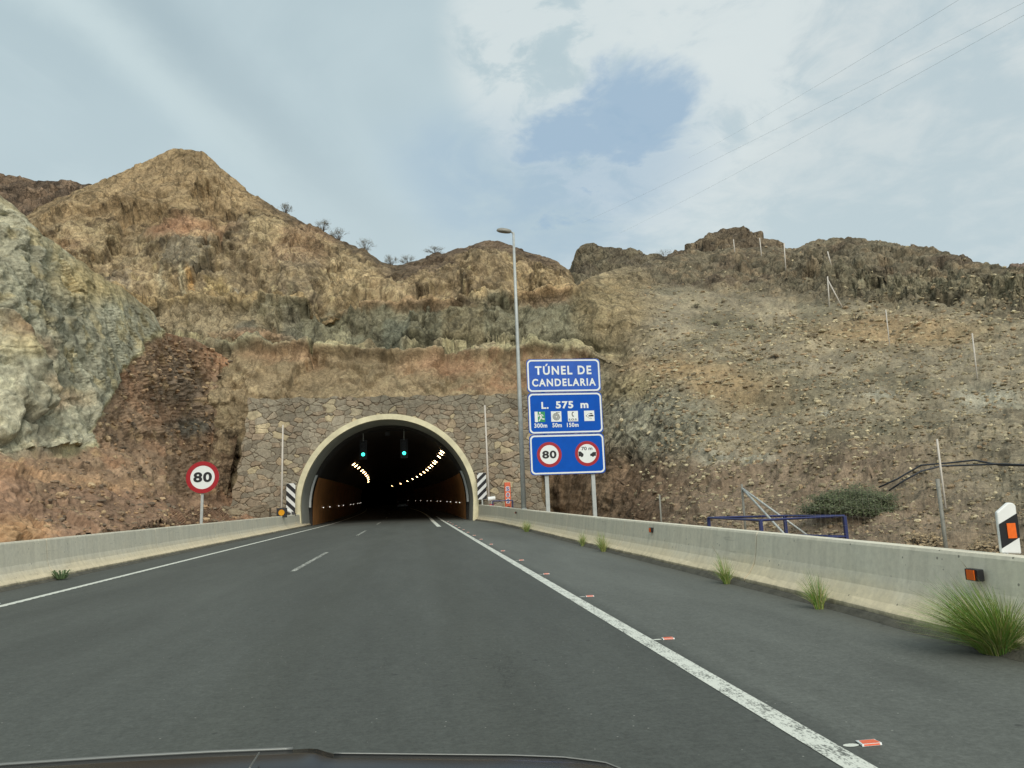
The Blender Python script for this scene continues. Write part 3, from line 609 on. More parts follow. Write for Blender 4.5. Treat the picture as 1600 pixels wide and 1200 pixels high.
# loose stones on the slopes ------------------------------------------------
def icos():
    p=(1+5**.5)/2; v=np.array([(-1,p,0),(1,p,0),(-1,-p,0),(1,-p,0),(0,-1,p),(0,1,p),(0,-1,-p),(0,1,-p),(p,0,-1),(p,0,1),(-p,0,-1),(-p,0,1)])/math.hypot(1,p)
    f=np.array([(0,11,5),(0,5,1),(0,1,7),(0,7,10),(0,10,11),(1,5,9),(5,11,4),(11,10,2),(10,7,6),(7,1,8),(3,9,4),(3,4,2),(3,2,6),(3,6,8),(3,8,9),(4,9,5),(2,4,11),(6,2,10),(8,6,7),(9,8,1)]); return v,f
IV,IF=icos()
def stones(name,P,PX,PY,N,mask,n,smin,smax,colset,mat):
    w=mask(PX,PY).ravel(); # weight by world area roughly constant in picture
    idx=rng.choice(w.size,n,p=w/w.sum()); c=P.reshape(-1,3)[idx]; k=len(idx)
    s=(smin+(smax-smin)*rng.random(k)**6)*np.clip(c[:,1]/45.,.35,1.1)
    Vv=IV[None]*(1+.5*(rng.random((k,12,1))-.5)); Vv=Vv*(1+.9*(rng.random((k,1,3))-.5))
    a=rng.random(k)*6.28; ca,sa=np.cos(a),np.sin(a)
    X_=Vv[:,:,0]*ca[:,None]-Vv[:,:,1]*sa[:,None]; Yy=Vv[:,:,0]*sa[:,None]+Vv[:,:,1]*ca[:,None]
    Vv=np.stack([X_,Yy,Vv[:,:,2]*.7],2)*s[:,None,None]+c[:,None,:]+np.array([0,0,.1])*s[:,None,None]
    fs=(IF[None]+(np.arange(k)*12)[:,None,None]).reshape(-1,3)
    me=bpy.data.meshes.new(name); me.vertices.add(k*12); me.vertices.foreach_set('co',Vv.astype(np.float32).ravel())
    me.loops.add(len(fs)*3); me.loops.foreach_set('vertex_index',fs.astype(np.int32).ravel()); me.polygons.add(len(fs)); me.polygons.foreach_set('loop_start',np.arange(0,len(fs)*3,3,dtype=np.int32)); me.update(calc_edges=True); me.shade_flat()
    pal=np.array([LC(*q) for q in colset]); cc=pal[rng.integers(0,len(pal),k)]*(.74+.48*rng.random((k,1)))
    at=me.attributes.new('rock','FLOAT_COLOR','POINT'); c4=np.full((k*12,4),.15,np.float32); c4[:,:3]=np.repeat(cc,12,0); at.data.foreach_set('color',c4.ravel())
    return tag(link(name,me,mat),kind='stuff')
def mS(px,py): return ss(px,950,1100)*(1-ss(px,1750,1800))*ss(py,440,500)*(1-ss(py,850,880))+.05*ss(px,930,1000)*(1-ss(px,1700,1750))
tag(stones('slope_rubble',PA,PXA,PYA,NA,mS,42000,.022,.20,[(126,116,94),(136,125,100),(116,106,86),(158,147,120),(108,98,80),(130,112,88)],RUB),'loose broken stones covering the brown right hand slope','rubble')
def mT(px,py): return ss(px,20,60)*(1-ss(px,385,400))*(1-ss(bnd(px,py),-14,-4))*ss(py,520,560)*(1-ss(py,830,850))
tag(stones('cutting_rubble',PB,PXB,PYB,NB,mT,5500,.025,.22,[(126,104,82),(136,112,86),(112,96,78),(150,130,102),(104,92,78)],RUB),'reddish brown loose stones below the green grey cliff','rubble')
# ------------------------------------------------------------ road
def xo(Y): return -max(0.,Y-60)**2/2800.
def zo(Y): return max(0.,Y-60)*.007
YS=[-40,-20,-10,0,5,10,20,30,40,50,60]+[60+4*i for i in range(1,56)]
def strip(x0,x1,y0,y1,z,mb,wavy=0):
    ys=[y0]+[q for q in YS if y0<q<y1]+[y1]
    if wavy:
        ys=list(np.arange(y0,min(y1,45),.12))+[q for q in YS if 45<q<y1]+[y1]
    v=[];f=[]
    for i,q in enumerate(ys):
        w=wavy*(1 if i%2 else 0) if q<45 else 0
        v+=[(x0+xo(q),q,z+zo(q)),(x1+xo(q)+w,q,z+zo(q))]
    f=[(2*i,2*i+1,2*i+3,2*i+2) for i in range(len(ys)-1)]; mb.add(v,f)
m=MB(); strip(-8.0,5.2,-40,54,0,m); strip(-7.95,4.35,54,275,0,m); tag(m.build('road',ASPH),kind='structure')
def mark(name,mat,parts,wavy=0):
    m=MB()
    for a in parts: strip(*a[:4],.004,m,a[4] if len(a)>4 else 0)
    return tag(m.build(name,mat),kind='structure')
mark('right_edge_line',LINE,[(2.055,2.21,-30,72)])
mark('left_edge_line',LINE2,[(-6.50,-6.36,-30,260,.025)])
mark('inner_edge_line',LINE2,[(1.28,1.52,43,260)])
for k in range(-1,9): mark('lane_line_dash',LINE3,[(-2.68,-2.56,16.8+18.2*k,23.2+18.2*k)])
# ------------------------------------------------------------ barriers
def barrier(name,label,side,keys,joints,y0,y1,gap=.018):
    root=empty(name,(0,0,0),label,'barrier')
    ky=[k[0] for k in keys]; m=MB(); ys=sorted(set([y0,y1]+[k for k in ky if y0<k<y1]+list(np.arange(y0,y1,1.0))+[j-gap for j in joints]+[j+gap for j in joints]))
    def prof(y):
        x=float(np.interp(y,ky,[k[1] for k in keys]))+(xo(y)); h=float(np.interp(y,ky,[k[2] for k in keys])); z=zo(y)
        w=.012*math.sin(y*1.7)
        pts=[(0,-.1),(0,.10),(.07,.17),(.15,.29),(.19,.42),(.235,h-.03),(.25,h),(.42,h),(.435,h-.03),(.62,.1),(.62,-.1)]
        return [(x+side*(p+w*(q<.12)),y,q+z) for p,q in pts]
    segs=[]; cur=[]
    for y in ys:
        cur.append(prof(y))
        if any(abs(y-(j-gap))<1e-9 for j in joints): segs.append(cur); cur=[]
    if cur: segs.append(cur)
    for s in segs:
        n=len(s[0]); v=[p for r in s for p in r]; f=[(i*n+k,i*n+k+1,(i+1)*n+k+1,(i+1)*n+k) for i in range(len(s)-1) for k in range(n-1)]
        f+=[tuple(range(n)),tuple((len(s)-1)*n+k for k in range(n))]; m.add(v,f)
    m.build('concrete_wall',CONC,root)
    # rough asphalt fillet along the foot
    mf=MB(); yy=np.arange(y0,min(y1,54),.25); v=[];f=[]
    for i,y in enumerate(yy):
        x=prof(y)[0][0]; w=.05+.10*fbm(np.array([[y*.9,side*3.,0]]),3,9)[0]; h=.03+.07*fbm(np.array([[y*.7,side*7.,3]]),4,19)[0]
        v+=[(x-side*w,y,.002),(x-side*w*.4,y,h*.7),(x+side*.02,y,h)]
    f=[(3*i+k,3*i+k+1,3*i+4+k,3*i+3+k) for i in range(len(yy)-1) for k in(0,1)]
    mf.add(v,f); mf.build('footing',FOOT,root)
    return prof
FOOT=pmat('foot_dirt',L(82,80,70),.95,var=.35,vscale=5,bump=.8,bscale=25)
RK=[(-30,4.6,.72),(5,4.66,.73),(10,4.76,.75),(20,4.78,.79),(32,4.92,.86),(44,4.92,.97),(51,4.55,1.08),(56,4.25,1.12),(70,4.2,1.0),(260,4.2,1.0)]
LK=[(-30,-7.75,.86),(54,-7.72,.9),(62,-7.8,.9),(260,-7.8,.9)]
pr=barrier('concrete_barrier','long grey concrete safety barrier right of the road, with grass tufts at its foot',1,RK,[3.5+7*i for i in range(8)],-20,120)
plf=barrier('concrete_barrier','long pale concrete safety barrier left of the road, below the red rubble slope',-1,LK,[3.8+6.9*i for i in range(8)],-20,120)
# ------------------------------------------------------------ tunnel
XC,ZC,RO,RI,YP=-1.82,1.39,6.47,6.08,54.0
T=empty('tunnel',(0,0,0),'arched road tunnel through the hill with a rough stone portal wall','tunnel')
def archpts(r,n=64,zb=-.3):
    a=[math.pi*k/n for k in range(n+1)]
    p=[(XC+r*math.cos(q),ZC+r*math.sin(q)) for q in a]
    return [(XC+r*.985,zb)]+p+[(XC-r*.985,zb)]
def loft(secs,name,mat,parent,closed=False,smooth=True):
    m=MB(); n=len(secs[0]); m.add([p for s in secs for p in s],[(i*n+k,i*n+k+1,(i+1)*n+k+1,(i+1)*n+k) for i in range(len(secs)-1) for k in range(n-1)])
    return m.build(name,mat,parent,smooth)
o_,i_=archpts(RO),archpts(RI)
rim=[[(x,YP-.19,z) for x,z in o_],[(x,YP-.19,z) for x,z in i_],[(x,YP+.35,z) for x,z in i_]]
rim=[[(x,YP+.3,z) for x,z in o_]]+rim
loft(rim,'arch_rim',CREAM,T,smooth=False)
def sec(r,y,zmin=None,zmax=None):
    p=archpts(r,n=64); return [(x+xo(y),y,z+zo(y)) for x,z in p]
ys=[YP+.3,56,58]; loft([sec(RI-.003,y) for y in ys],'portal_lining',LINING,T)
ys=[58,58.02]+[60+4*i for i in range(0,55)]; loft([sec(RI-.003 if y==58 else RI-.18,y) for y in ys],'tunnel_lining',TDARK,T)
for sgn in(1,-1):
    secs=[]
    for y in [58.3]+[60+4*i for i in range(0,52)]:
        secs.append([(XC+xo(y)+sgn*(math.sqrt(max(0,(RI-.26)**2-max(0,z-ZC)**2))),y,z+zo(y)) for z in(.0,.9,1.4,2.0,2.6,3.2,3.6)])
    loft(secs,'wall_cladding',CLAD,T)
    m=MB(); y=57.6
    pts=[(XC+sgn*(math.sqrt((RI-.06)**2-max(0,z-ZC)**2)),y,z) for z in(1.35,1.8,2.2,2.6,3.0,3.4,3.75)]
    v=[];
    for p in pts: v+=[(p[0],p[1]-.05,p[2]),(p[0]-sgn*.16,p[1]-.05,p[2]),(p[0]-sgn*.16,p[1]+.05,p[2])]
    m.add(v,[(3*i+k,3*i+k+1,3*i+4+k,3*i+3+k) for i in range(len(pts)-1) for k in(0,1)]); m.build('reflective_strip',WHITEP,T)
m=MB(); m.add(sec(RI+.2,272),[tuple(range(len(sec(RI,272))))]); m.build('dark_end_cap',TDARK,T)  # unseen cap added to close the far end and keep the tunnel dark
# stone facade with real stones
def facade(name,x0,x1,z0,z1,y,keepfn,dx=.03,seed=900,base=(134,125,109),sx=.60,sz=.37,thick=1.6):
    nx=int((x1-x0)/dx); nz=int((z1-z0)/dx); xs=np.linspace(x0,x1,nx+1); zs=np.linspace(z0,z1,nz+1); XX,ZZ=np.meshgrid(xs,zs)
    P=np.stack([XX.ravel(),np.zeros(XX.size),ZZ.ravel()],1)
    wx=(fbm(P*1.1,3,seed)-.5)*.45; wz=(fbm(P*1.1,3,seed+5)-.5)*.35
    dens=1+.5*(vnoise(P*.45,seed+9)>.5)*0
    U=(P[:,0]+wx)/sx; V_=(P[:,2]+wz)/sz
    iu=np.floor(U).astype(np.int64); iv=np.floor(V_).astype(np.int64)
    f1=np.full(len(P),9.);f2=f1.copy();idc=np.zeros(len(P)); idd=idc.copy(); z=np.zeros(len(P),np.int64)
    for a in(-2,-1,0,1,2):
        for b in(-2,-1,0,1,2):
            ju,jv=iu+a,iv+b; wgt=_h(ju,jv,z,seed+3)**2*1.0
            cu=ju+.5+(_h(ju,jv,z,seed+1)-.5)*.95; cv=jv+.5+(_h(ju,jv,z,seed+2)-.5)*.85
            d=np.sqrt((np.abs(cu-U))**2.4+(np.abs(cv-V_))**2.4)-wgt*.62
            mm=d<f1; f2=np.where(mm,f1,np.minimum(f2,d)); idc=np.where(mm,_h(ju,jv,z,seed+6),idc); idd=np.where(mm,_h(ju,jv,z,seed+7),idd); f1=np.where(mm,d,f1)
    e=f2-f1; hgt=ss(e,0.0,.11)
    rel=.10*hgt*(.6+.6*idd)+.035*(fbm(P*5,3,seed+11)-.5)
    YY=y-rel
    # side return rows bend back at border handled by thick slab behind
    c1=np.array([LC(base[0],base[1],base[2])]*len(P)); 
    c1=mixc(c1,LC(166,152,124),ss(idc,.88,.91)); c1=mixc(c1,LC(116,108,94),ss(.35-idc,0,.2)); c1=mixc(c1,LC(140,122,102),ss(idd,.7,.8)*.7)
    c1=mixc(c1,LC(104,98,84),ss(P[:,2]/1.0,7.6,8.3)*.35)
    c1=mixc(c1,LC(104,92,77),(1-ss(e,.02,.07)))
    c1=c1*(.70+.6*fbm(P*4,4,seed+20,.65))[:,None]*(.82+.36*fbm(P*np.array([.5,1,.25]),3,seed+31))[:,None]*np.array([.83,.845,.85])
    pts=np.stack([XX.ravel(),YY,ZZ.ravel()],1)
    cx=(XX[:-1,:-1]+XX[1:,1:])/2; cz=(ZZ[:-1,:-1]+ZZ[1:,1:])/2
    return gridmesh(name,pts,c1,ROCKW,nz+1,nx+1,T,True,keepfn(cx,cz))
ROCKW=rockmat('masonry',2.2,.5,False)
def topz(x): return 9.15+.06*np.sin(x*2.1)+.05*np.sin(x*5.3)
def keep(cx,cz):
    inside=(np.hypot(cx-XC,cz-ZC)<RO-.15)&(cz>ZC)|((np.abs(cx-XC)<RO-.25)&(cz<=ZC))
    lft=np.interp(cz,[0,1.5,4,7,9.2],[-12.95,-12.7,-12.2,-11.75,-11.55])+.08*np.sin(cz*4)
    rgt=np.interp(cz,[0,1.2,4,9.2],[9.6,9.4,9.1,8.7])+.1*np.sin(cz*3)
    return (~inside)&(cx>lft)&(cx<rgt)&(cz<topz(cx))
facade('stone_facade',-13.2,9.8,-.2,9.4,YP,keep)
# body of the wall behind the face stones (fills top and sides)
m=MB()
outl=[(-12.9,-.3),(-12.6,1.5),(-12.1,4),(-11.65,7),(-11.45,9.08),(8.6,9.08),(9.0,4),(9.3,1.2),(9.5,-.3)]
top=[(p[0],p[1]) for p in outl]; arch=[(x,z) for x,z in archpts(RO-.05)]
poly=top+arch # ring outline: left-top-right then arch right to left
m.prism(poly,YP+.06,YP+2.6); m.build('wall_core',pmat('wall_core',L(112,102,86),.95,var=.25,vscale=2,bump=.5,bscale=5),T)
facade('stone_plinth',-14.8,-9.6,-.2,1.75,YP-.7,lambda cx,cz:(cz<1.55+.12*np.sin(cx*2.3))&(cx<-9.9),seed=950,base=(116,106,90))
m=MB(); m.box(-14.75,-9.9,YP-.66,YP+.0,-.3,1.42); m.build('plinth_core',bpy.data.materials['wall_core'],T)
# plastered buttress left of the portal wall
def buttress():
    nx,nz=60,160; u,v_=np.meshgrid(np.linspace(0,1,nx+1),np.linspace(0,1,nz+1))
    lx=np.interp(v_,[0,.5,1],[-16.0,-15.2,-14.1]); rx=np.interp(v_,[0,.5,1],[-13.6,-13.1,-12.5])
    x=lx+(rx-lx)*u; z=-.2+v_*7.3; y=YP+.9-.0*u+np.abs(u-.5)**2*1.5
    P=np.stack([x.ravel(),y.ravel(),z.ravel()],1); P[:,1]+=(fbm(P*1.3,4,971)-.5)*.7+.12*np.abs(np.sin(P[:,2]*2.6+vnoise(P,7)*2))
    c=mixc(np.broadcast_to(LC(120,106,84),(len(P),3)),LC(104,88,70),ss(fbm(P*.8,3,972),.45,.6))
    o=gridmesh('plaster_buttress',P,c,ROCK,nz+1,nx+1,T)
    m=o.modifiers.new('s','SOLIDIFY'); m.thickness=1.0; m.offset=-1
buttress()
# lamps in the tunnel
def lamp_proto():
    r=empty('tunnel_lamp',(0,0,0),'small warm white lamp glowing on the dark tunnel vault','lamp','lamps along the tunnel vault')
    m=MB(); m.box(-.42,.42,-.16,.16,0,.14); m.build('lamp_housing',DARKPL,r)
    m=MB(); m.box(-.17,.17,-.172,-.162,.03,.08); m.build('lamp_lens',LAMPM,r); return r
LP=lamp_proto(); first=True; ORD=['nearest','second nearest','third nearest','fourth nearest','fifth nearest','sixth nearest']
ryl=[61,64,68.5,77,81,87,93,100,109,119,131,145,162,185,215]; lyl=[78,82,87,95,101,108,116,126,139,156]
for sgn,yl in((1,ryl),(-1,lyl)):
    for k,y in enumerate(yl):
        o=LP if first else copy_tree(LP); first=False
        o.location=(XC+xo(y)+sgn*4.15,y,5.42+zo(y)); o.rotation_euler=(0,sgn*math.radians(35),0)
        o['label']='%s warm lamp of the %s row on the tunnel vault'%((ORD[k] if k<6 else 'small far'),('right' if sgn>0 else 'left'))
        o['group']='%s %s row of tunnel lamps'%('near' if k<6 else 'far','right' if sgn>0 else 'left')
gp=None
for sgn in(1,-1):
    for k,y in enumerate([64,69,78,84,97,104,119,128,146,160,182]):
        if gp is None:
            m=MB(); m.box(-.035,.035,-.03,.03,-.03,.03); gp=m.build('guide_reflector',GUIDE); o=gp
        else: o=gp.copy(); C.objects.link(o)
        o.location=(XC+xo(y)+sgn*5.70,y,1.28+zo(y)); tag(o,'tiny bright guide dot low on the %s wall inside the tunnel'%('right' if sgn>0 else 'left'),'reflector','guide dots on the %s tunnel wall'%('right' if sgn>0 else 'left'))
# traffic signals
def signal(px,py,ytop,Y,label):
    p=aty(px,py,Y); r=empty('traffic_light',tuple(p),label,'traffic light','hanging traffic lights'); r['group']='traffic lights hanging in the tunnel mouth'
    m=MB(); m.box(-.2,.2,0,.25,-.25,1.05); m.build('housing',DARKPL,r,bevel=.03)
    for k in range(3):
        m=MB(); m.ring(circ(0,.02+.37*k,.17,20),circ(0,.02+.37*k,.14,20),-.16,0); h=m.build('visor',BLACK,r)
        m=MB(); m.flat(circ(0,.02+.37*k,.135,20),-.02); m.build('lens',GLOW if k==0 else DARKPL,h)
    zt=math.sqrt(RI**2-(p[0]-XC)**2)+ZC-p[2]-.1
    m=MB(); m.tube([(0,.12,1.05),(0,.12,zt)],.035,8); m.build('hanger',GALV,r)
    m=MB(); m.box(-.28,.28,.22,.25,-.35,1.15); m.build('back_board',BLACK,r)
signal(567.5,710.5,0,58.5,'left one of two traffic lights hanging in the tunnel mouth, showing green')
signal(631.5,708.5,0,58.5,'right one of two traffic lights hanging in the tunnel mouth, showing green')
m=MB(); m.tube([(XC-1.9,58.5,ZC+5.62),(XC+.2,58.5,ZC+5.72),(XC+1.6,58.5,ZC+5.65)],.03,6); m.box(XC-.35,XC+.0,58.3,58.6,ZC+5.3,ZC+5.6); m.build('ceiling_conduit',DARKPL,T)
# car ahead ------------------------------------------------------------------
def car_ahead():
    Yc=122; r=empty('car',(-.5+xo(Yc),Yc,zo(Yc)),'small grey car driving away far inside the dark tunnel','car',rz=math.radians(2.5))
    paint=pmat('car_paint',L(150,150,148),.35,.3,0.03); glass=pmat('car_glass',L(30,34,38),.1)
    prof=[(0,.35),(0,.95),(.1,1.05),(.35,1.52),(2.1,1.55),(2.9,1.05),(4.0,.92),(4.15,.6),(4.15,.35)]
    def loftx(pr,ws,name,mat):
        m=MB(); n=len(pr); v=[]
        for sx in(-1,1):
            for (yy,z),w in zip(pr,ws): v.append((sx*w,yy,z))
        f=[tuple(range(n)),tuple(range(2*n-1,n-1,-1))]+[(i,i+n,(i+1)%n+n,(i+1)%n) for i in range(n)]
        m.add(v,f); return m.build(name,mat,r,bevel=.05)
    loftx(prof,[.85,.86,.84,.66,.66,.8,.8,.82,.82],'body',paint)
    m=MB(); m.add([(-.66,.02+.07,1.08),(.66,.09,1.08),(.58,.30,1.45),(-.58,.30,1.45)],[(0,1,2,3)]); m.build('rear_window',glass,r)
    for s_ in(-1,1):
        for yy in(.75,3.3):
            m=MB(); m.tube([(s_*.68,yy,.32),(s_*.88,yy,.32)],.32,20); w=m.build('wheel',BLACK,r); m=MB(); m.tube([(s_*.88,yy,.32),(s_*.89,yy,.32)],.19,14); m.build('rim',GALV,w)
        m=MB(); m.box(s_*.74-.09,s_*.74+.09,-.02,.02,.75,.95); m.build('tail_light',SIGNR,r)
        m=MB(); m.box(s_*.95-.08,s_*.95+.08,2.6,2.7,1.0,1.12); m.build('mirror',BLACK,r)
    m=MB(); m.box(-.26,.26,-.03,.0,.6,.72); m.build('number_plate',SIGNW,r)
    m=MB(); m.box(-.84,.84,-.05,.1,.35,.55); m.build('bumper',DARKPL,r)
car_ahead()
# ------------------------------------------------------------ big information sign
def bigsign():
    Yb=33.0; r=empty('tunnel_sign',(6.98,Yb,0),'tall blue sign stack naming the tunnel, on two steel posts behind the right barrier','road sign')
    x0,x1=-1.75,1.72; ox=6.98
    ps=[(6.19,7.74,SIGNB2),(4.27,6.16,SIGNB),(2.42,4.24,SIGNB)]
    for i,(z0,z1,mt) in enumerate(ps):
        m=MB(); m.prism(rrect(x0,x1,z0,z1,.16),0,.05); pn=m.build('sign_panel',mt,r)
        m=MB(); m.ring(rrect(x0+.03,x1-.03,z0+.03,z1-.03,.2,8),rrect(x0+.10,x1-.10,z0+.10,z1-.10,.15,8),-.006,-.001); m.build('white_border',SIGNW,pn)
        if i==0:
            text('TÚNEL DE',-1.36,1.30,7.00,7.52,-.008,'lettering',SIGNW,pn,.03,1.22); text('CANDELARIA',-1.52,1.48,6.46,6.82,-.008,'lettering',SIGNW,pn,.03,1.22)
        if i==1:
            text('L.',-1.13,-.80,5.42,5.74,-.008,'lettering',SIGNW,pn,.035,1.12); text('575',-.46,.36,5.42,5.76,-.008,'lettering',SIGNW,pn,.035,1.12); text('m',.70,1.07,5.42,5.66,-.008,'lettering',SIGNW,pn,.035,1.12)
            q=.24; zc=5.06
            for k,xc in enumerate((-1.22,-.46,.32,1.09)):
                m=MB(); m.flat([(xc-q,zc-q),(xc+q,zc-q),(xc+q,zc+q),(xc-q,zc+q)],-.006); pg=m.build('pictogram',SIGNW if k else GREEN,pn)
                if k==0:
                    m=MB(); m.flat([(xc-q,zc-q),(xc-.1,zc-q),(xc-.1,zc+q),(xc-q,zc+q)],-.009)
                    def stroke(pts,w):
                        for a,b in zip(pts,pts[1:]):
                            dx,dz=b[0]-a[0],b[1]-a[1]; l=math.hypot(dx,dz); nx_,nz_=-dz/l*w,dx/l*w
                            m.flat([(xc+a[0]+nx_,zc+a[1]+nz_),(xc+a[0]-nx_,zc+a[1]-nz_),(xc+b[0]-nx_,zc+b[1]-nz_),(xc+b[0]+nx_,zc+b[1]+nz_)],-.010)
                    m.flat([(xc+x,zc+z) for x,z in circ(0,.185,.042,14)],-.0105)
                    stroke([(.015,.14),(.045,-.01)],.045); stroke([(.02,.12),(-.06,.08),(-.07,.0)],.018); stroke([(.03,.12),(.12,.09),(.15,.02)],.018)
                    stroke([(.05,0),(.09,-.09),(.21,-.11)],.024); stroke([(.03,0),(.01,-.10),(-.05,-.20)],.026); m.build('running_figure',SIGNW,pg)
                elif k==1:
                    m=MB(); N_=100; a=[]; b=[]
                    for s_ in range(N_+1):
                        th=s_/N_*4*2*math.pi; rr=.03+.15*s_/N_
                        a.append((xc+math.cos(th)*(rr+.010),zc+math.sin(th)*(rr+.010))); b.append((xc+math.cos(th)*(rr-.010),zc+math.sin(th)*(rr-.010)))
                    for s_ in range(N_): m.flat([a[s_],a[s_+1],b[s_+1],b[s_]],-.009)
                    m.flat([(xc,zc+.165),(xc+.17,zc+.175),(xc+.17,zc+.195),(xc,zc+.19)],-.009); m.build('hose_reel_symbol',BLACK,pg)
                elif k==2:
                    m=MB(); pts=[(math.cos(t_)*.075+.04,math.sin(t_)*.11+.09) for t_ in np.linspace(2.1,4.2,9)]
                    for a,b in zip(pts,pts[1:]): m.flat([(xc+a[0]-.018,zc+a[1]),(xc+a[0]+.018,zc+a[1]),(xc+b[0]+.018,zc+b[1]),(xc+b[0]-.018,zc+b[1])],-.009)
                    for zz_ in(.18,.0): m.flat([(xc-.02,zc+zz_-.02),(xc+.045,zc+zz_-.02),(xc+.045,zc+zz_+.02),(xc-.02,zc+zz_+.02)],-.0095)
                    m.build('telephone_symbol',BLACK,pg); text('S.O.S.',xc-.21,xc+.20,zc-.2,zc-.11,-.009,'lettering',BLACK,pg,.03)
                else:
                    m=MB(); m.flat([(xc+a,zc+b) for a,b in((-.05,-.03),(.20,-.03),(.20,.03),(.12,.05),(-.03,.02))],-.009); m.flat([(xc+a,zc+b) for a,b in((.0,.08),(.16,.08),(.13,.12),(.03,.12))],-.009)
                    m.flat([(xc+x,zc+z) for x,z in circ(-.14,0,.025,10)],-.009)
                    for sg in(-1,1): m.flat([(xc-.12,zc+sg*.02),(xc-.02,zc+sg*.10),(xc-.02,zc+sg*.115),(xc-.12,zc+sg*.035)],-.009)
                    m.build('car_lamp_symbol',BLACK,pg); text('OL',xc+.0,xc+.12,zc-.15,zc-.09,-.009,'lettering',BLACK,pg,.0)
            for s_,xa,xb in(('300m',-1.50,-.90),('50m',-.66,-.22),('150m',.02,.56)): text(s_,xa,xb,4.56,4.76,-.008,'lettering',SIGNW,pn,.03,1.12)
        if i==2:
            for k,xc in enumerate((-.86,.90)):
                zc=3.33
                m=MB(); m.ring(circ(xc,zc,.57),circ(xc,zc,.43),-.008,-.002); rg=m.build('red_ring',SIGNR,pn)
                m=MB(); m.flat(circ(xc,zc,.435),-.006); ds=m.build('white_disc',SIGNW,rg)
                if k==0: text('80',xc-.33,xc+.33,zc-.18,zc+.18,-.011,'lettering',BLACK,ds,.035,1.1)
                else:
                    text('70 m',xc-.26,xc+.25,zc+.15,zc+.31,-.011,'lettering',BLACK,ds,.02)
                    for sg in(-1,1):
                        m=MB()
                        pp=[(.40,-.12),(.14,-.12),(.13,-.03),(.20,.0),(.27,.06),(.42,.06)] if sg>0 else [(-.41,-.12),(-.19,-.12),(-.17,-.02),(-.24,.04),(-.30,.10),(-.41,.10)]
                        m.flat([(xc+a,zc+b) for a,b in pp],-.011)
                        m.flat([(x,z) for x,z in circ(xc+sg*.26,zc-.11,.05,14)],-.012)
                        m.build('vehicle_symbol',BLACK,ds)
    for xq in(-1.0,1.15):
        m=MB(); m.box(xq-.085,xq+.085,.10,.24,-.1,7.6); m.build('post',GALV,r)
    m=MB()
    for z in(2.7,3.9,4.6,5.8,6.5,7.4): m.box(x0+.1,x1-.1,.052,.098,z-.04,z+.04)
    m.build('crossbars',GALV,r)
bigsign()
# ------------------------------------------------------------ round sign on the left
r=empty('speed_limit_sign',(-8.52,31.5,0),'round red rimmed 80 sign on a grey post behind the left barrier','road sign')
m=MB(); m.prism(circ(0,2.72,.64),0,.03); pl_=m.build('disc',SIGNW,r)
m=MB(); m.ring(circ(0,2.72,.645),circ(0,2.72,.475),-.012,.0); m.build('red_ring',SIGNR,pl_)
text('80',-.355,.365,2.52,2.93,-.01,'lettering',BLACK,pl_,.035,1.1)
m=MB(); m.box(-.05,.05,.04,.09,-.1,3.2); m.build('post',GALV,r); r.rotation_euler=(0,math.radians(.5),0)
# ------------------------------------------------------------ street lamp
r=empty('street_lamp',(5.30,36,0),'very tall slim grey street lamp standing left of the blue tunnel sign','street lamp')
m=MB(); m.tube([(0,0,0),(0,0,5),(0,0,10),(.0,0,15.0)],[.13,.11,.085,.06],14); m.build('pole',GALV,r,True)
m=MB(); m.tube([(.02,0,14.95),(-.15,-.02,15.05),(-.3,-.03,15.06)],.045,8); m.build('arm',GALV,r,True)
m=MB(); n_=20
for zz_,k in((15.00,.8),(15.05,1),(15.15,.92),(15.20,.6)): m.v+=[(-.48+.40*k*math.cos(2*math.pi*i/n_),-.02+.17*k*math.sin(2*math.pi*i/n_),zz_+.03*math.cos(2*math.pi*i/n_)*-1) for i in range(n_)]
m.f=[(i*n_+k,i*n_+(k+1)%n_,(i+1)*n_+(k+1)%n_,(i+1)*n_+k) for i in range(3) for k in range(n_)]+[tuple(range(n_))[::-1],tuple(range(3*n_,4*n_))]
hd=m.build('lamp_head',pmat('lamp_head_grey',L(140,138,128),.5),r,True)
m=MB(); m.prism(rrect(-.12,.12,.5,.95,.03),-.14,-.125); m.build('access_door',GALV,r)
# ------------------------------------------------------------ chevron boards
def chevron(px0,px1,pyt,pyb,Y,sgn,label):
    a=aty(px0,pyb,Y); b=aty(px1,pyt,Y); w=(b[0]-a[0])/2; h=b[2]-a[2]
    r=empty('chevron_board',((a[0]+b[0])/2,Y,0),label,'hazard board','hazard boards at the tunnel mouth'); z0=a[2]
    m=MB(); m.box(-w,w,0,.03,z0,z0+h); bd=m.build('board',WHITEP,r)
    m=MB(); st=h/3.3
    for k in range(-2,5):
        zb=z0+k*st; poly=[(-w,zb),(w,zb+sgn*2*w*.95),(w,zb+sgn*2*w*.95+st*.52),(-w,zb+st*.52)]
        # clip in z
        out=[]
        def clip(P_,lim,keepless):
            res=[]
            for i in range(len(P_)):
                p,q=P_[i],P_[(i+1)%len(P_)]; ip=(p[1]<=lim)==keepless or p[1]==lim; iq=(q[1]<=lim)==keepless or q[1]==lim
                if ip: res.append(p)
                if ip!=iq: t_=(lim-p[1])/(q[1]-p[1]); res.append((p[0]+t_*(q[0]-p[0]),lim))
            return res
        poly=clip(poly,z0+h-.01,True); poly=clip(poly,z0+.01,False) if poly else poly
        if len(poly)>2: m.flat(poly,-.006)
    m.build('black_stripes',BLACK,bd)
    m=MB(); m.box(-.05,.05,.035,.1,0,z0+h*.9); m.build('post',GALV,r)
chevron(447,461.5,755,803,53.2,-1,'black and white striped hazard board at the left foot of the tunnel arch')
chevron(746.5,759.5,738.5,780.5,53.2,1,'black and white striped hazard board at the right foot of the tunnel arch')
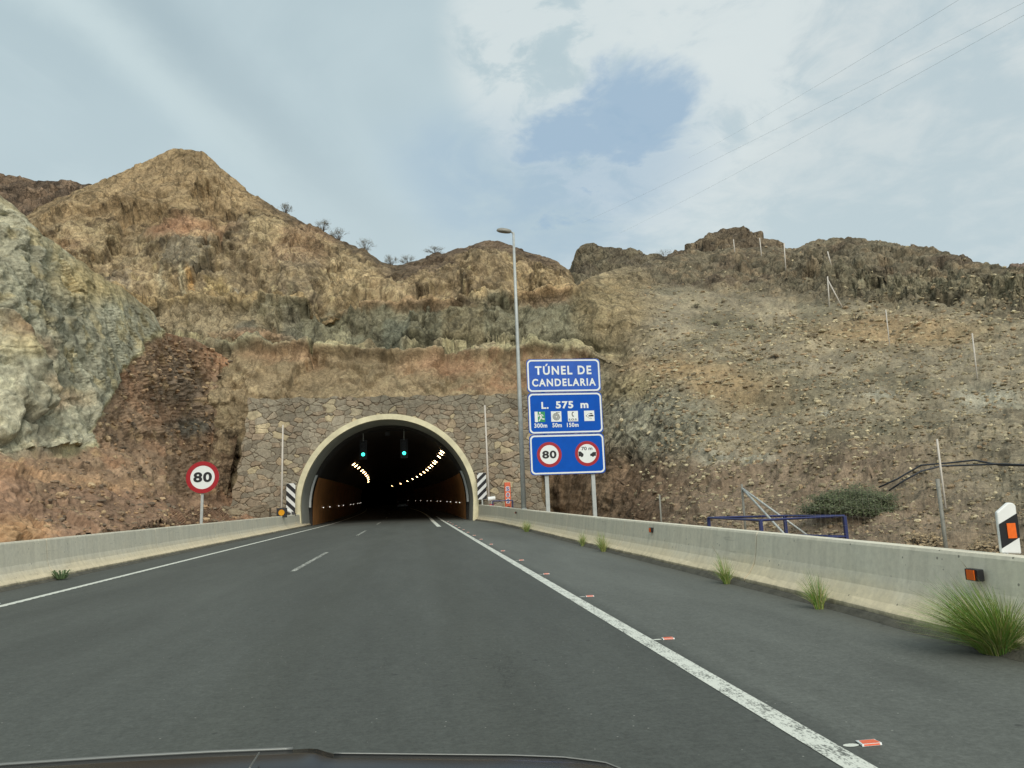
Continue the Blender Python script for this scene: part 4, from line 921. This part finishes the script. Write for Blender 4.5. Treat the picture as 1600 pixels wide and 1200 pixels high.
def pole(pt,pb,Y,label):
    b=aty(*pb,Y); t_=aty(*pt,Y); r=empty('marker_pole',(b[0],Y,0),label,'pole','slim pale poles at the portal')
    m=MB(); m.tube([(0,0,0),((t_[0]-b[0])*.5,0,t_[2]*.5),(t_[0]-b[0],0,t_[2])],[.075,.07,.05],8); m.build('shaft',POLEP,r,True)
    m=MB(); m.box(-.12,.12,-.12,.12,0,.35); m.build('base',GALV,r); return r
pole((442,664),(439.5,806),51,'slim pale pole left of the tunnel arch, beside the amber light')
pole((757.5,633),(764.5,786),52,'slim pale pole right of the tunnel arch, beside the orange SOS post')
p=aty(440,801,47); r=empty('warning_light',(p[0],47,p[2]-.30),'round amber light in a dark box on the left barrier by the portal','warning light')
m=MB(); m.box(-.30,.30,0,.2,0,.58); m.build('box',DARKPL,r); m=MB(); m.prism(circ(0,.3,.18,24),-.05,0); m.build('lens',AMBER,r)
m=MB(); m.box(-.05,.05,.05,.15,-.6,0); m.build('stem',GALV,r)
p=aty(456,799,52); r=empty('camera_cluster',(p[0],52,p[2]-.2),'small white flood light cluster on the barrier beside the left hazard board','flood light')
m=MB(); m.tube([(-.12,0,.2),(-.35,-.1,.32)],.11,10); m.build('lamp_body',WHITEP,r); m=MB(); m.tube([(.1,0,.15),(.2,-.1,-.1)],.1,10); m.build('lamp_body',BLACK,r); m=MB(); m.tube([(0,0,-.9),(0,0,.2)],.04,8); m.build('stem',GALV,r)
p=aty(768,779,51); r=empty('camera_cluster',(p[0],51,p[2]-.15),'white and red lamp cluster at the foot of the right pale pole','flood light')
m=MB(); m.tube([(-.25,0,.12),(.25,0,.16)],.15,12); m.build('lamp_body',WHITEP,r); m=MB(); m.tube([(-.15,-.05,-.35),(.15,-.05,-.33)],.13,10); m.build('red_lens',SIGNR,r); m=MB(); m.tube([(0,0,-1.1),(0,0,.1)],.04,8); m.build('stem',GALV,r)
# SOS post
a=aty(789.5,791,51); b=aty(797.5,753.5,51); w=(b[0]-a[0])/2
r=empty('sos_post',((a[0]+b[0])/2,51,0),'orange emergency call post with vertical SOS lettering beside the stone wall','call post')
m=MB(); m.box(-w,w,0,.3,0,b[2]); m.build('cabinet',SOSO,r,bevel=.02)
hh=(b[2]-a[2])
for k,ch in enumerate('SOS'):
    z1=b[2]-.27-k*.42; text(ch,-.14,.14,z1-.34,z1,-.006,'lettering_outline',SIGNW,r,.07); text(ch,-.10,.10,z1-.31,z1-.03,-.012,'lettering',SOSB,r,.02)
m=MB(); m.box(-w*.5,w*.5,-.01,0,a[2]-.1,a[2]-.02); m.build('vent',DARKPL,r)
# dark rail by the post
r=empty('small_railing',(6.2,50.6,0),'low dark railing in front of the orange SOS post','railing')
A_=aty(770,783,50.6); B_=aty(801,783,50.6)
m=MB(); m.tube([(A_[0]-6.2,0,A_[2]),(B_[0]-6.2,0,A_[2])],.04,8); m.build('rail',BLUEM,r)
for q in(A_,B_): m=MB(); m.tube([(q[0]-6.2,0,0),(q[0]-6.2,0,A_[2])],.04,8); m.build('post',BLUEM,r)
# ------------------------------------------------------------ delineator, barrier reflectors
r=empty('delineator_post',(5.20,6.0,.0),'white marker post with black band and orange reflector strapped to the right barrier','marker post')
m=MB(); m.prism([(-.105,.735),(.085,.72),(.095,1.14),(.07,1.165),(.02,1.17),(-.10,1.09)],-.018,.018); bd=m.build('body',WHITEP,r,bevel=.012)
m=MB(); m.flat([(-.1035,.775),(.0885,.865),(.0925,1.075),(-.1005,.985)],-.0195); bn_=m.build('black_band',BLACK,bd)
m=MB(); m.box(-.03,.055,-.026,-.022,.86,.99); m.build('reflector',ORANGE,bd)
m=MB(); m.box(-.105,-.085,-.03,-.018,.36,.735); m.box(-.07,-.055,-.03,-.018,.36,.735); m.build('strap',GALV,r)
def refl(px,py,X,label):
    d=ray(px,py); p=d*(X/d[0])+np.array([0,0,H]); r=empty('barrier_reflector',tuple(p),label,'reflector','orange reflectors on the right barrier')
    m=MB(); m.box(-.035,.03,-.075,.075,-.05,.05); m.build('housing',BLACK,r,bevel=.006)
    m=MB(); m.box(-.045,-.037,-.045,.045,-.042,.042); m.build('lens',ORANGE,r)
refl(1523,898,4.83,'orange reflector on the right barrier just above the biggest grass clump')
refl(1018,828,4.97,'orange reflector on the right barrier midway between the sign posts and blue railing')
refl(806,801,5.08,'orange reflector on the right barrier at the foot of the street lamp')
# road studs
sp=None
for i,yy in enumerate([3.89,7.0,10.25,13.55,16.85]+[20.2+3.3*k for k in range(11)]):
    if sp is None:
        sp=empty('road_stud',(0,0,0),'x','road stud','orange studs beside the right edge line')
        m=MB(); m.add([(-.075,-.05,.004),(.065,-.05,.004),(.075,.06,.02),(-.065,.06,.02),(-.075,-.045,.03),(.065,-.045,.03),(.055,.03,.032),(-.055,.03,.032)],[(0,1,5,4),(1,2,6,5),(2,3,7,6),(3,0,4,7),(4,5,6,7)]); m.build('body',SIGNW,sp)
        m=MB(); m.add([(-.062,-.051,.008),(.052,-.051,.008),(.050,-.047,.026),(-.062,-.047,.026)],[(0,1,2,3)]); m.add([(-.068,-.044,.0325),(.058,-.044,.0325),(.052,.028,.0345),(-.056,.028,.0345)],[(0,1,2,3)]); m.build('reflector',STUDO,sp)
        m=MB(); m.add([(-.13+.055*math.cos(t_),.0+.035*math.sin(t_),.006) for t_ in np.linspace(0,2*math.pi,14)[:-1]],[tuple(range(13))]); m.build('glue_spill',LINE2,sp); o=sp
    else: o=copy_tree(sp)
    o.location=(2.36+(.0 if i%2 else .02),yy,0); o.scale=(.8,.7,.45)
    names=['nearest orange road stud, beside the line at the bottom of the picture','second orange road stud from the camera, beside the right edge line','third orange road stud from the camera, beside the right edge line','fourth orange road stud from the camera, beside the right edge line','fifth orange road stud from the camera, beside the right edge line']
    if i<5: o['label']=names[i]
    else: o['label']='tiny far road stud beside the right edge line near the tunnel'; o['group']='far road studs near the tunnel'
for i,(yy) in enumerate([13.2]):
    o=copy_tree(sp); o.location=(-6.68,yy,0); o.scale=(.8,.7,.45); o['label']='pale road stud outside the left edge line at the picture edge'; del o['group']
# ------------------------------------------------------------ blue railing, fences
def tubes(name,segs,r_,mat,parent,n=6):
    m=MB()
    for s_ in segs: m.tube(s_,r_,n)
    return m.build(name,mat,parent,True)
P1,P2,P3,P4=(5.82,14.3),(5.80,12.0),(7.07,13.6),(7.57,12.4)
r=empty('blue_railing',(0,0,0),'low dark blue steel railing enclosure just behind the right barrier','railing')
for q in(P1,P2,P3,P4):
    m=MB(); m.box(q[0]-.026,q[0]+.026,q[1]-.026,q[1]+.026,0,.86); m.build('post',BLUEM,r)
zt=.86
def bar(a,b,z,name='rail'):
    m=MB(); m.tube([(*a,z),(*b,z)],.02,4); m.build(name,BLUEM,r)
bar(P1,P2,zt);bar(P2,P4,zt);bar(P1,P3,zt);bar(P3,P4,zt);bar(P3,P4,.5);bar(P1,P3,.5);bar(P2,P4,.5);bar(P1,P2,.5)
r=empty('wire_fence',(6.6,0,0),'sagging wire mesh fence on thin grey posts behind the right barrier','fence')
fp=[(19.5,1.35,'a'),(14.35,1.5,'b'),(8.65,1.42,'c'),(5.2,1.4,'d')]
for y,z,_ in fp: m=MB(); m.tube([(0,y,0),(0,y,z)],.024,8); m.build('post',FENCEM,r,True)
for a,b in(((0,14.35,1.42),(.15,12.6,.3)),((0,14.35,1.42),(.9,13.4,.4))): m=MB(); m.tube([a,b],.022,6); m.build('brace',GALV,r,True)
m=MB()
for k in range(len(fp)-1):
    (ya,za,_),(yb,zb,_)=fp[k],fp[k+1]
    for j in range(9):
        u=j/8; pts=[(random.uniform(-.01,.01),ya+(yb-ya)*s_,.25+u*(za-.35+(zb-za)*s_)-.05*math.sin(math.pi*s_)*u) for s_ in(0,.25,.5,.75,1)]; m.tube(pts,.0018,3,False)
    nn=int(abs(ya-yb)/.15)
    for j in range(1,nn):
        s_=j/nn; zt_=.25+(za-.35+(zb-za)*s_)-.05*math.sin(math.pi*s_); m.tube([(0,ya+(yb-ya)*s_,.2),(0,ya+(yb-ya)*s_,zt_)],.0016,3,False)
m.build('wire_mesh',WIRE,r)
# tall single poles on the slope: (top px,py),(bottom px,py),Y
def depthA(px,py):
    m_=np.hypot((PXA-px),(PYA-py)); i=np.unravel_index(np.argmin(m_),m_.shape); return PA[i]
SP=[((1146,374),(1149,404),'the leftmost, highest up'),((1187,372),(1190,409),'second from the left'),((1225,380),(1228,423),'third from the left')]
def thinpole(pt,pb,label,rad=.05,group='slim rockfall poles on the ridge'):
    b=depthA(*pb); t_=aty(*pt,b[1]); o_=empty('rockfall_post',tuple(b),label,'pole',group)
    d_=t_-b; m=MB(); m.tube([(0,0,-.3),tuple(d_)],rad,8); m.build('shaft',POLEP,o_,True)
    return o_,b,t_
thinpole((1146,374),(1149,404),'thin pale pole on the skyline, the one furthest left on the dark peak',.06)
thinpole((1187,372),(1190,409),'thin pale pole on the skyline, middle one against the dark peak',.06)
thinpole((1225,380),(1228.5,423),'thin pale pole on the skyline where peak and right hill meet',.06)
o1,b,t_=thinpole((1293,393),(1300,441),'tall leaning thin pole on the dark hilltop just above the braced one',.06)
o2,b,t_=thinpole((1293,432),(1297,479),'thin pole with a slanting brace below the dark hilltop',.055)
e_=depthA(1316,482); m=MB(); m.tube([tuple((t_-b)*.9),tuple(e_-b)],.05,8); m.build('brace',POLEP,o2,True)
thinpole((1384,484),(1391,543),'thin pale pole halfway up the stony slope',.035,'slim poles on the stony slope')
thinpole((1519,521),(1528,594),'thin pale pole on the stony slope near the right picture edge',.035,'slim poles on the stony slope')
thinpole((1464,686),(1476,790),'thin grey pole behind the wire fence post at the slope foot',.025,'slim poles on the stony slope')
# pipes on the slope
for (pts,lab) in (([(1368,764),(1400,757),(1440,751),(1480,746),(1520,740),(1560,739),(1620,738),(1700,740)],'upper black hose lying across the foot of the stony slope'),([(1385,769),(1410,763),(1440,758),(1470,752),(1500,746),(1560,742),(1640,741)],'lower black hose lying across the foot of the stony slope')):
    w=[]
    for q in pts:
        s_=depthA(*q); w.append(tuple(s_+np.array([-.25,-.45,.22])))
    m=MB(); m.tube(w,.025,8); tag(m.build('hose',HOSE,None,True),lab,'hose','black hoses on the slope')
# overhead wires
for (a,b,lab) in (((1495,0),(1130,215),'uppermost overhead power line crossing the right sky'),((1600,2),(1000,303),'middle overhead power line crossing the right sky'),((1600,22),(1050,320),'lowest overhead power line crossing the right sky')):
    A_=aty(a[0]+ (a[0]-b[0])*.2,a[1]+(a[1]-b[1])*.2,60); 
    e=(b[0]+(b[0]-a[0])*.15,b[1]+(b[1]-a[1])*.15) ; B_=aty(*e,260)
    pts=[tuple(A_*(1-u)+B_*u-np.array([0,0,3*u*(1-u)])) for u in np.linspace(0,1,16)]
    m=MB(); m.tube(pts,.014,5,False); tag(m.build('power_line',CABLE),lab,'cable','overhead power lines')
# ------------------------------------------------------------ vegetation
GR=bpy.data.materials.new('grass_blades'); GR.use_nodes=True; t=NT(GR.node_tree); b=t.n['Principled BSDF']
t.put(b.inputs['Base Color'],t.N('ShaderNodeAttribute',attribute_name='rock').outputs['Color']); b.inputs['Roughness'].default_value=.6
def bladeobj(name,blades,label,cat,group=None):
    V=[];Fc=[];Cc=[]
    for pts,w,c in blades:
        n=len(pts); base=len(V); a=random.random()*6.28; side=Vector((math.cos(a),math.sin(a),0))
        for i,p in enumerate(pts):
            ww=w*(1-i/(n-1))**.7+.0004; V+= [tuple(Vector(p)-side*ww),tuple(Vector(p)+side*ww)]; Cc+=[c,c]
        Fc+=[(base+2*i,base+2*i+1,base+2*i+3,base+2*i+2) for i in range(n-1)]
    me=bpy.data.meshes.new(name); me.from_pydata(V,[],Fc); me.update(); at=me.attributes.new('rock','FLOAT_COLOR','POINT')
    c4=np.ones((len(V),4),np.float32); c4[:,:3]=np.array(Cc); at.data.foreach_set('color',c4.ravel()); return tag(link(name,me,GR),label,cat,group)
def tuft(x,y,h,rad,n,label,lean=(0,0),dry=.25):
    B=[]
    for i in range(n):
        a=random.random()*6.28; r0=rad*.22*math.sqrt(random.random()); bx,by=x+r0*math.cos(a),y+r0*math.sin(a)
        sp_=random.random()**.8*rad; hh=h*random.uniform(.45,1)*(1-.35*(sp_/rad)**2); dx,dy=math.cos(a)*sp_+lean[0]*hh,math.sin(a)*sp_+lean[1]*hh
        pts=[(bx+dx*u**1.6,by+dy*u**1.6,hh*(u-.28*u*u*(sp_/rad))/(1)+.0) for u in(0,.25,.5,.75,1)]
        c=LC(random.uniform(84,116),random.uniform(108,134),random.uniform(46,66)) if random.random()>dry else LC(150,142,98)
        B.append((pts,random.uniform(.0015,.0035),tuple(c*1.0)))
    return bladeobj('grass_tuft',B,label,'grass tuft','green grass tufts along the right barrier')
tuft(4.60,5.60,.66,.54,1900,'biggest green grass clump, below the white marker post on the right barrier',(-.50,-.12),.12)
tuft(4.55,8.15,.50,.22,260,'second largest grass tuft at the right barrier foot, left of the biggest clump',(-.15,0))
tuft(4.60,10.8,.50,.22,230,'grass tuft at the foot of the right barrier beside its open joint',(-.12,0))
tuft(4.65,18.3,.60,.24,260,'right one of two close grass tufts below the tunnel sign',(-.1,0))
tuft(4.68,20.7,.50,.20,220,'left one of two close grass tufts below the tunnel sign',(-.05,0))
tuft(4.72,31.5,.62,.36,320,'grass tuft at the barrier foot under the street lamp',(0,0))
# weed by the left barrier
B=[]
for i in range(110):
    a=random.random()*6.28; l=random.uniform(.1,.34); z=random.uniform(.02,.22); pts=[(-7.58+.06*math.cos(a),17.5+.08*math.sin(a),.02),(-7.58+l*.6*math.cos(a),17.5+l*.6*math.sin(a),z),(-7.58+l*math.cos(a),17.5+l*math.sin(a),z*.8)]
    B.append((pts,.014,tuple(LC(72,88,58)*random.uniform(.7,1.2))))
bladeobj('weed',B,'small dark green weed at the foot of the left barrier joint','weed')
def leafball(name,c,rx,ry,rz,n,ls,col,label,cat,group=None,stems=14,hollow=0,stemc=(96,84,70),up=.2,parent=None):
    """woody stems fanning out from the base, many small leaves in clumps at their ends"""
    root=empty(name,tuple(c),label,cat,group); m=MB(); tips=[]
    for i in range(stems):
        a=random.random()*6.28; e=random.uniform(.15,1.35); r_=random.uniform(.7,1)
        tip=Vector((rx*r_*math.cos(a)*math.cos(e),ry*r_*math.sin(a)*math.cos(e),rz*(up+(1-up)*r_*math.sin(e)))); mid=tip*.5+Vector((0,0,rz*.08)); m.tube([(0,0,-.1),tuple(mid),tuple(tip)],[ls*.35,ls*.25,ls*.1],4,False); tips.append(tip)
        for k in range(3):
            t2=tip+Vector((random.gauss(0,rx*.16),random.gauss(0,ry*.16),abs(random.gauss(0,rz*.1)))); m.tube([tuple(mid.lerp(tip,.5)),tuple(t2)],[ls*.2,ls*.08],3,False); tips.append(t2)
    V=[];Fc=[];Cc=[]
    for i in range(n):
        t0=random.choice(tips); p=t0+Vector((random.gauss(0,rx*.09),random.gauss(0,ry*.09),random.gauss(0,rz*.07)))
        if p.z<0: p.z=abs(p.z)*.3
        d1=Vector((random.gauss(0,1),random.gauss(0,1),random.gauss(0,1))).normalized()*ls; d2=d1.orthogonal().normalized()*ls*.45
        b_=len(V); V+=[tuple(p-d1),tuple(p+d2),tuple(p+d1),tuple(p-d2)]; Fc.append((b_,b_+1,b_+2,b_+3)); cc=LC(*col)*random.uniform(.65,1.35); Cc+=[cc]*4
    m.build('stems',STEM,root)
    me=bpy.data.meshes.new('foliage'); me.from_pydata(V,[],Fc); me.update(); at=me.attributes.new('rock','FLOAT_COLOR','POINT'); c4=np.ones((len(V),4),np.float32); c4[:,:3]=np.array(Cc); at.data.foreach_set('color',c4.ravel()); link('foliage',me,GR,root); return root
STEM=pmat('dry_stem',L(92,84,74),.9,var=.2)
c=depthA(1330,800); leafball('bush',(c[0]-.2,c[1]-.2,c[2]-.25),1.3,1.0,.85,16000,.034,(66,72,46),'rounded dark green bush behind the wire fence at the slope foot','bush',stems=60)
def ridge_shrub(px,py,wpx,hpx,label,leaf=500,col=(96,92,78)):
    c=depthA(px,py); k=c[1]/F*1.15
    if py<420 and px<700: c=PA[-1][np.argmin(np.abs(PXA[-1]-px))]
    leafball('shrub',(c[0],c[1],c[2]-.1),wpx*k*.5,wpx*k*.5,hpx*k,leaf,.05,col,label,'shrub','dry shrubs on the skyline',stems=26)
ridge_shrub(505,371,22,16,'dry round shrub on the falling skyline, left one of three in a row')
ridge_shrub(530,378,26,18,'dry round shrub on the falling skyline, middle one of three in a row')
ridge_shrub(570,393,27,18,'dry round shrub on the skyline standing apart, right one of three')
ridge_shrub(447,337,18,14,'small dry shrub on the steep skyline right of the peak')
ridge_shrub(612,415,20,14,'dry shrub in the skyline saddle, left of the largest')
ridge_shrub(638,414,30,15,'wide dry shrub in the skyline saddle')
ridge_shrub(680,400,30,9,'low dry shrub on the skyline left of the dark cap rock')
ridge_shrub(1038,405,34,14,'grey twiggy shrub on the skyline left of the dark peak')
for (px,py,w_,h_,lab) in ((1118,498,17,11,'small grey green tuft high on the stony slope left of the poles'),(1335,506,22,14,'dark dry tuft below the rock ledge on the slope'),(1172,515,22,9,'low dry tuft on the upper stony slope'),(1295,682,16,10,'small dark tuft in the middle of the stony slope'),(1322,668,10,6,'tiny dry tuft right of the dark one on mid slope'),(1090,480,18,7,'low brown tuft near the top of the tan rock face')):
    ridge_shrub(px,py,w_,h_,lab,260,(98,94,68))
    o=[q for q in C.objects if q.get('label')==lab][0]; o['group']='small tufts on the stony slope'
for (px,py,w_,h_,lab) in ((1440,838,60,26,'dry brown scrub behind the right barrier, left of the leaning fence post'),(1535,850,60,36,'dry brown scrub behind the right barrier beside the white marker post'),(1255,690,12,7,'tiny dark tuft left of the small dark one on mid slope'),(1350,735,14,8,'small dry tuft low on the stony slope above the green bush'),(1210,560,16,8,'small dry tuft on the tan patch of the stony slope')):
    ridge_shrub(px,py,w_,h_,lab,420,(120,104,78))
    o=[q for q in C.objects if q.get('label')==lab][0]; o['group']='small tufts on the stony slope'
# dry twigs sticking from the right barrier
B=[]
for (px,py,qx,qy,X_) in((1502,876,1520,900,4.86),(1495,870,1528,905,4.84),(1110,848,1122,868,4.80)):
    d=ray(px,py); p0=d*(X_/d[0])+np.array([0,0,H]); d=ray(qx,qy); p1=d*(X_/d[0])+np.array([0,0,H])
    B.append(([tuple(p1),tuple((p0+p1)/2+np.array([-.01,0,.01])),tuple(p0)],.004,tuple(LC(90,82,60))))
bladeobj('dry_twigs',B,'few dry stalks poking up against the right barrier face','twigs')
# ------------------------------------------------------------ own car's bonnet
CB=bpy.data.materials.new('dark_gloss'); CB.use_nodes=True; t=NT(CB.node_tree); b=t.n['Principled BSDF']
b.inputs['Base Color'].default_value=(.012,.013,.015,1); b.inputs['Roughness'].default_value=.22
r=empty('car_bonnet',(0,1.0,.9),'dark glossy car bonnet edge along the bottom of the picture','car bonnet')
ex=[0,200,330,460,492,520,700,800,880,945,975]; ey=[1196,1183,1176,1171,1169,1178,1180,1181,1184,1192,1204]
xs_=np.linspace(-160,985,90); V=[];n=len(xs_)
yy_=np.interp(xs_,[-160]+ex+[985],[1215]+ey+[1212])
e0=aty(xs_,yy_,1.25)-np.array([0,1.0,.9])
rows=[e0-np.array([0,0,.12]),e0-np.array([0,.0,.012]),e0,e0+np.array([0,-.03,.002]),e0+np.array([0,-.35,-.012]),e0+np.array([0,-.36,-.1])]
m=MB(); m.add([tuple(p) for q in rows for p in q],[(i*n+k,i*n+k+1,(i+1)*n+k+1,(i+1)*n+k) for i in range(len(rows)-1) for k in range(n-1)]); m.build('panel',CB,r,True)
RIMM=pmat('bonnet_rim',L(120,122,118),.4,.4,.05)
i0=[i for i,x in enumerate(xs_) if x<470]; m=MB(); m.tube([tuple(e0[i]+np.array([0,.0,.001])) for i in i0],.0028,6); m.build('edge_trim',RIMM,r,True)
i0=[i for i,x in enumerate(xs_) if x>515]; m=MB(); m.tube([tuple(e0[i]+np.array([0,.0,.001])) for i in i0],.0014,6); m.build('edge_trim',RIMM,r,True)
m=MB(); w0=aty(390,1200,1.0)-np.array([0,1,.9]); w1=aty(405,1176,1.2)-np.array([0,1,.9]); m.tube([tuple(w0),tuple(w1)],.0012,5); m.build('washer_line',RIMM,r)
